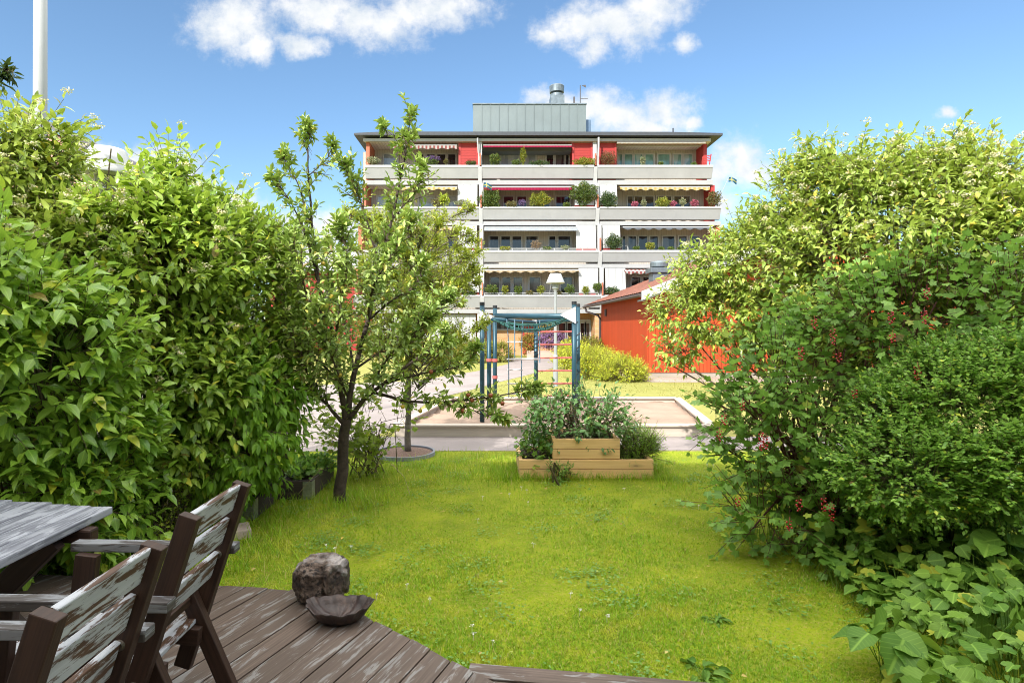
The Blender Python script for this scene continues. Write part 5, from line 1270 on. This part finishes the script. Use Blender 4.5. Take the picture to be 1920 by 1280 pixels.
clump('spirea_bush', 'low yellow green bush with small round leaves behind the garden chairs', 'bush', [lobe(250, 965, 4.9, 55, 45, .25), lobe(300, 985, 4.8, 40, 30, .2), lobe(262, 900, 4.95, 14, 50, .08), lobe(345, 915, 5.0, 10, 34, .07), lobe(210, 985, 4.8, 30, 30, .2)], 420, 5, .032, .85, T_ROUND, L_LIME, 76, (-2.95, 4.95, 0),
      opp=False, Ls=(.07, .18), lo=.3, up=.7, stems=3)
clump('leafy_weed', 'small green weeds under the table corner beside the deck', 'weed', [lobe(100, 1040, 4.3, 40, 22, .15)], 110, 4, .045, .5, T_OVATE, L_DROOP, 77, (-3.2, 4.32, 0), Ls=(.05, .12), lo=.2, stems=2, zmin=.02)

# ---- beds near the building
for nm, lab, cat, lobes, n, mat, ll, s in (
        ('yellow_bush', 'yellow green bush bed nearest the sandpit, in front of the orange shed', 'bush', [lobe(1165, 700, 19.6, 42, 24, .8), lobe(1120, 690, 20.5, 40, 24, .8)], 1500, L_YEL, .075, 81),
        ('yellow_bush', 'yellow green bush bed in the middle, under the shed downpipe', 'bush', [lobe(1110, 676, 24, 45, 20, 1.2), lobe(1075, 668, 25, 34, 18, 1.0)], 1100, L_YEL, .09, 82),
        ('pink_bush', 'pink flowering bush at the shed end nearest the building', 'bush', [lobe(1100, 652, 29, 30, 14, .8), lobe(1070, 655, 29, 22, 12, .8)], 600, L_HEDGE, .11, 83),
        ('bed_hedge', 'low mixed hedge left of the entrance path, below the white screens', 'hedge', [lobe(845, 665, 29, 40, 19, .8), lobe(895, 663, 29.5, 36, 20, .8), lobe(790, 664, 28, 45, 20, .8), lobe(938, 664, 30, 20, 16, .6)], 2000, L_HEDGE, .11, 84),
        ('lavender_bush', 'purple lavender cushion on the stone wall by the red door', 'bush', [lobe(1034, 638, 33.8, 22, 10, .5)], 500, leaf_mat('lavender', (.2, .1, .22), (.34, .2, .4), (.2, .1, .2), .2, .7), .1, 85),
        ('entrance_bush', 'orange tipped bush between the lavender and the red door', 'bush', [lobe(993, 644, 34, 14, 14, .4), lobe(1022, 622, 34.2, 12, 10, .3)], 380, leaf_mat('tipped_leaf', (.18, .2, .02), (.4, .24, .05), (.3, .25, .03), .25, .6), .11, 86)):
    c = lobes[0]; shrub(nm, lab, cat, lobes, n, 4, ll, .5, mat, s, (c[0], c[1], 0), T=T_DIA, Ls=(.15, .35), lo=.5, up=.7, stems=2, sr=.006)

# ---- plants on the balconies: px, py, w, h (photo pixels), storey, look, label
def bl(n, d, l, t): return leaf_mat('balcony_'+n, d, l, t, .15, .55, gain=.62)
LK = dict(g=bl('green', (.06, .12, .015), (.18, .26, .03), (.2, .3, .04)), y=bl('lime', (.2, .25, .015), (.38, .40, .03), (.3, .35, .03)), d=bl('dark', (.03, .08, .012), (.09, .16, .025), (.12, .2, .03)),
          o=bl('olive', (.1, .11, .02), (.24, .2, .06), (.2, .2, .04)), r=bl('bronze', (.12, .05, .03), (.25, .2, .05), (.2, .14, .04)), p=bl('purple', (.12, .08, .2), (.3, .2, .42), (.2, .12, .25)),
          k=bl('pink', (.45, .06, .12), (.62, .2, .28), (.4, .1, .15)), w=bl('white', (.12, .2, .02), (.6, .6, .4), (.3, .35, .15)), t=bl('tan', (.3, .2, .1), (.42, .3, .18), (.3, .2, .1)))
BP = [(700, 301, 30, 14, 4, 'w', 'pale flowering plant at the far left end of the top balcony'), (812, 304, 22, 10, 4, 'g', 'low green cushion under the striped awning of the top balcony'),
      (812, 297, 26, 8, 4, 'p', 'purple lavender under the striped awning of the top balcony'), (836, 303, 9, 11, 4, 'o', 'small bronze plant left of the red panel under the striped awning'),
      (883, 306, 24, 9, 4, 'd', 'low dark plant in front of the left red panel, top balcony'), (928, 299, 26, 24, 4, 'g', 'round bush with pale tips at the left of the top crimson awning'),
      (968, 305, 20, 11, 4, 'g', 'low bush left of the tall thin plant on the top balcony'), (981, 291, 12, 34, 4, 'y', 'tall thin lime plant in the middle of the top balcony'), (1010, 306, 38, 9, 4, 'd', 'low grassy plants right of the tall thin lime plant'),
      (1096, 304, 42, 17, 4, 'y', 'yellow flowering plant trailing over the parapet before the middle red panel'), (1140, 297, 36, 28, 4, 'r', 'bronze grassy plant before the right red panel, top balcony'),
      (1205, 302, 12, 19, 4, 'w', 'white flowering shrub before the green tinted windows'), (1239, 307, 12, 8, 4, 'g', 'small clipped ball in the middle of the top right balcony'), (1301, 308, 11, 8, 4, 'g', 'small clipped ball at the right end of the top balcony'),
      (822, 380, 28, 16, 3, 'o', 'rusty green plant below the left yellow awning'), (867, 381, 31, 13, 3, 'w', 'pale flowered plant before the left white screen of the third storey'),
      (918, 374, 46, 38, 3, 'g', 'large leafy plant hanging over the parapet at the left of the lower crimson awning'), (958, 383, 26, 13, 3, 'o', 'mixed low flowers right of the large hanging plant'), (979, 380, 16, 12, 3, 'p', 'purple flowers below the lower crimson awning'),
      (1013, 375, 44, 28, 3, 'y', 'spreading lime conifer below the lower crimson awning'), (1062, 384, 13, 10, 3, 'g', 'small green plant left of the biggest balcony shrub'), (1095, 362, 52, 46, 3, 'g', 'biggest balcony shrub, a light green bush at the right of the lower crimson awning'),
      (1140, 376, 38, 34, 3, 'd', 'dense dark rounded bush just right of the biggest balcony shrub'), (1190, 383, 15, 12, 3, 'k', 'bright pink geranium left of a bushy lime plant, third storey'), (1207, 381, 12, 14, 3, 'w', 'white geranium left of the bushy lime plant'),
      (1243, 380, 30, 20, 3, 'y', 'bushy lime plant in the middle under the right yellow awning'), (1262, 382, 14, 11, 3, 'k', 'pink flowers hard against the bushy lime plant on its right'), (1280, 379, 12, 17, 3, 'w', 'white flowers in a pot toward the right of the third storey'),
      (1302, 381, 16, 14, 3, 'k', 'red and pink flowers near the right end of the third storey'), (1339, 373, 30, 30, 3, 'o', 'olive coloured bush overhanging the right end of the third storey'),
      (947, 466, 27, 9, 2, 'y', 'yellow flowering plant below the grey blue awning'), (1005, 459, 22, 18, 2, 't', 'tan grass plume below the grey blue awning'), (1026, 466, 18, 7, 2, 'g', 'low green plant right of the tan plume'), (1059, 464, 17, 10, 2, 'w', 'cream flowers at the right below the grey blue awning'),
      (1150, 454, 33, 31, 2, 'd', 'dense round bush before the right white screen of the second storey'), (1193, 465, 14, 8, 2, 'g', 'first small ball right of the dense round bush'), (1219, 461, 21, 15, 2, 'y', 'yellow green ball below the dark slate awning'),
      (1240, 466, 13, 8, 2, 'g', 'small ball just right of the yellow green ball'), (1258, 466, 13, 7, 2, 'g', 'second small ball right of the yellow green ball'), (1275, 466, 13, 7, 2, 'g', 'third small ball right of the yellow green ball'),
      (878, 548, 33, 19, 1, 'd', 'dark clipped bush at the left of the lowest balcony, below the young tree crown'), (921, 542, 28, 17, 1, 'g', 'spreading dwarf tree at the left under the beige awning'), (947, 543, 16, 18, 1, 'y', 'yellow clipped egg shaped bush left of two green ones, lowest balcony'),
      (972, 543, 19, 18, 1, 'g', 'round green bush left of the dark balcony door'), (993, 549, 18, 9, 1, 'o', 'low orange tinted plant under the dark balcony door'), (1014, 543, 15, 18, 1, 'y', 'yellow clipped bush left of the lamp shade'), (1048, 549, 12, 9, 1, 'o', 'small plant just behind the lamp pole, lowest balcony'),
      (1068, 543, 20, 19, 1, 'g', 'round green bush right of the lamp shade'), (1098, 544, 15, 17, 1, 'y', 'yellow green bush before the middle white screen of the lowest balcony'), (1120, 537, 20, 15, 1, 'g', 'little potted tree by the column above the shed roof tip'), (1148, 545, 33, 15, 1, 'd', 'dark box bush just above the shed roof tip')]
for i, (px, py, w, h, f, lk, lab) in enumerate(BP):
    Y = FL[f]['Y']+.16; c = W(px, py, Y); rx, rz_ = w/F*Y/2, h/F*Y/2; ry = min(rx, .45); r = rs(300+i)
    n = int(160+w*h*1.5); u = rand_unit(r, n); q = .2+.75*np.sqrt(r.random(n))
    bumpy = 1+.14*np.sin(u[:, 0]*7+i)+.12*np.sin(u[:, 2]*9+i*2)
    P = np.array(c)+u*np.array((rx, ry, rz_))*(q*bumpy)[:, None]; lb = LB(); A = unit(u+UP*.6+r.normal(size=(n, 3))*.6)
    s_ = min(.1, .055+.02*rx); lb.leaves(T_DIA, P-A*s_*.5, A, u+UP*.5+r.normal(size=(n, 3))*.5, s_*1.25, s_*(.35 if lk in 'rt' else .7))
    zt = zz(FL[f]['r'][0], FL[f]['Y']); b0 = np.repeat(np.array([[c.x, Y, min(zt, c.z-.02)]]), 6, 0)+r.normal(size=(6, 3))*npv(rx*.15, .02, 0); lb.stems(b0, P[:6], .012, .006, 4)
    mb = MB(); pr = min(.16, max(.07, rx*.5)); 
    o = lb.build('balcony_plant', LK[lk], base=(c.x, Y, min(zt, c.z))); tag(o, lab, 'balcony plant', 'plants along the balconies')

# ---- grass
def grass_mat():
    m, nt = new_mat('grass_blade'); k = N(nt); co_ = k.coord()
    rnd = k.n('ShaderNodeNewGeometry').outputs['Random Per Island']; a = k.noise(co_, 1.1, 5, .6); b = k.noise(co_, 5, 4, .6)
    c = k.mix(rnd, (.10, .25, .007), (.34, .54, .02)); c = k.mix(k.math('MULTIPLY', k.rng(b, .5, .64), .75), c, (.58, .54, .05))
    c = k.mix(k.math('MULTIPLY', k.rng(a, .48, .62), .6), c, (.12, .29, .008)); c = k.mix(k.math('GREATER_THAN', rnd, .92), c, (.5, .44, .16))
    tcol = k.mix(.5, c, (.42, .5, .02)); s = k.bsdf(Base_Color=c, Roughness=.5, Specular_IOR_Level=.3); t = k.n('ShaderNodeBsdfTranslucent', ins={0: tcol}).outputs[0]
    k.out(k.n('ShaderNodeMixShader', ins={0: .35, 1: s, 2: t}).outputs[0]); return m
M_BLADE = grass_mat()
r = rs(91)
def blades(n, y0, y1, pw, hgt, wid, keep, seed_x=None):
    u = r.random(n); e = 1-pw; y = (y0**e+u*(y1**e-y0**e))**(1/e); x = y*r.uniform(-.86, .66, n)
    k = keep(x, y); x, y = x[k], y[k]; m = len(x)
    t = r.random(m)*6.283; pat = .75+.35*np.sin(x*3.1+np.sin(y*2.3)*2)*np.sin(y*2.7+x)
    P = np.stack([x, y, np.zeros(m)-.004], 1); A = unit(UP+np.stack([np.cos(t), np.sin(t), 0*t], 1)*r.uniform(.15, .95, m)[:, None]); Nn = unit(np.stack([np.cos(t), np.sin(t), .1+0*t], 1)+r.normal(size=(m, 3))*.2)
    return P, A, Nn, hgt*r.uniform(.55, 1.3, m)*pat, wid*r.uniform(.7, 1.2, m)*(.6+.12*y)
GCI = [(p[0]+.25, p[1]) for p in GC]
def keep_lawn(x, y):
    k = (y < 8.5)&~in_poly(x, y, DECK)&~((x > X0) & (x < X1) & (y > YF) & (y < YB))
    k &= ~in_poly(x, y, GCI); k &= ~((x < -2.2)&(y > 5.4)&(y < 6)) & ~((x < -1.86)&(y > 6.08)&(y < 6.97)); k &= (x > -4.2)
    k &= ((x+1.21)**2+(y-8.24)**2 > .43**2)
    return k
lb = LB(); lb.leaves(T_BLADE, *blades(280000, 2.5, 8.5, 1.7, .036, .0046, keep_lawn)); tag(lb.build('grass', M_BLADE), kind='stuff')
def keep_far(x, y): return ((y > 13.5) & (x > 4.4-.0*y) | (y > 16) & (x > 0.2)) & (y < 27) & (x < 9) & ~((x > .3+(y-19)*.36) & False) & (x > .6+(y-19.4)*.36)
lb = LB(); lb.leaves(T_BLADE, *blades(30000, 13.4, 26, 1.5, .05, .009, keep_far)); tag(lb.build('grass', leaf_mat('dry_grass_blade', (.22, .24, .045), (.4, .37, .13), (.4, .4, .08), .25, .6)), kind='stuff')
# clover patches and small rosettes among the blades
n = 5200; cx_ = r.uniform(-2.4, 2.6, 70); cy_ = r.uniform(2.7, 8, 70); i = r.integers(0, 70, n); x = cx_[i]+r.normal(size=n)*.09; y = cy_[i]+r.normal(size=n)*.09; k = keep_lawn(x, y)
P = np.stack([x, y, r.uniform(.012, .04, n)], 1)[k]; t = r.random(len(P))*6.283
lb = LB(); lb.leaves(T_ROUND, P, np.stack([np.cos(t), np.sin(t), 0*t], 1), UP+r.normal(size=(len(P), 3))*.3, r.uniform(.012, .03, len(P)), r.uniform(.01, .022, len(P))); tag(lb.build('clover', leaf_mat('clover_leaf', (.08, .2, .02), (.2, .36, .06), (.2, .35, .04), .25, .5)), kind='stuff')
# longer tufts round the planter, the trunk and along the hedge foot
P = []
for (x, y, sx, sy, n) in ((.22, 7.1, .14, .3, 700), (2.02, 7.2, .1, .4, 700), (1.1, 6.88, .75, .05, 900), (-1.4, 6.0, .22, .18, 800), (-1.8, 6.9, .5, .25, 600), (-1.0, 7.3, .6, .35, 900), (-2.0, 5.4, .16, .6, 700), (-2.75, 4.35, .6, .2, 1200), (-.2, 7.5, .5, .4, 700)):
    P.append(np.stack([r.normal(x, sx, n), r.normal(y, sy, n), np.zeros(n)], 1))
P = np.concatenate(P); k = keep_lawn(P[:, 0], P[:, 1]); P = P[k]; m = len(P); t = r.random(m)*6.283
lb = LB(); lb.leaves(T_BLADE, P, unit(UP+np.stack([np.cos(t), np.sin(t), 0*t], 1)*r.uniform(.1, .7, m)[:, None]), np.stack([np.cos(t), np.sin(t), .1+0*t], 1), r.uniform(.06, .17, m), r.uniform(.003, .007, m)); tag(lb.build('long_grass', M_BLADE), kind='stuff')
# dry stalks by the hedge
lb = LB()
for (px, py, tx, ty_, Y) in ((222, 1000, 166, 826, 4.6), (230, 960, 250, 868, 4.8), (300, 960, 345, 885, 4.9), (250, 960, 285, 820, 4.9), (310, 960, 318, 876, 4.9), (560, 925, 600, 880, 6.0), (770, 930, 735, 870, 6.3), (690, 890, 712, 868, 6.6)):
    a, b = np.array(W(px, py, Y)), np.array(W(tx, ty_, Y)); mid = (a+b)/2+npv(.03, 0, .04); lb.stems(np.array([a, mid]), np.array([mid, b]), .003, .0018, 4)
    q = 14; f = r.uniform(.75, 1, q)[:, None]; p_ = mid+(b-mid)*f; lb.leaves(T_DIA, p_, unit((b-mid)+r.normal(size=(q, 3))*.05), r.normal(size=(q, 3)), .022, .007)
tag(lb.build('dry_stalks', plain('straw', (.42, .34, .2), .8)), kind='stuff')
n = 46; x = r.uniform(-2, 2.4, n); y = r.uniform(2.9, 8, n); k = keep_lawn(x, y); x, y = x[k], y[k]; t = r.random(len(x))*6.283
lb = LB(); lb.leaves(T_OVATE, np.stack([x, y, r.uniform(.025, .045, len(x))], 1), np.stack([np.cos(t), np.sin(t), 0*t], 1), UP+r.normal(size=(len(x), 3))*.4, r.uniform(.025, .05, len(x)), .024); tag(lb.build('fallen_leaves', leaf_mat('dry_leaf', (.3, .2, .05), (.55, .48, .14), (.3, .25, .05), .2, .6)), kind='stuff')
# white clover and fallen leaves in the lawn
lb = LB(); pts = [(612, 1020), (629, 1026), (659, 1023), (763, 1095), (806, 1121), (706, 1113), (885, 1172), (888, 1186), (924, 1200), (978, 912), (988, 918), (990, 940), (896, 972), (1000, 1018), (1087, 1142), (1070, 1110), (1138, 1153), (1296, 941), (1310, 946), (1170, 915), (1326, 870), (1338, 871), (905, 930), (955, 925)]
C = np.array([tuple(G(px, py, .045)) for px, py in pts]); umbels(r, lb, C, .014, 14, .009); lb.stems(C*npv(1, 1, 0), C, .0015, .0012, 4); tag(lb.build('clover_flowers', plain('clover_white', (.75, .73, .66), .7)), kind='stuff')
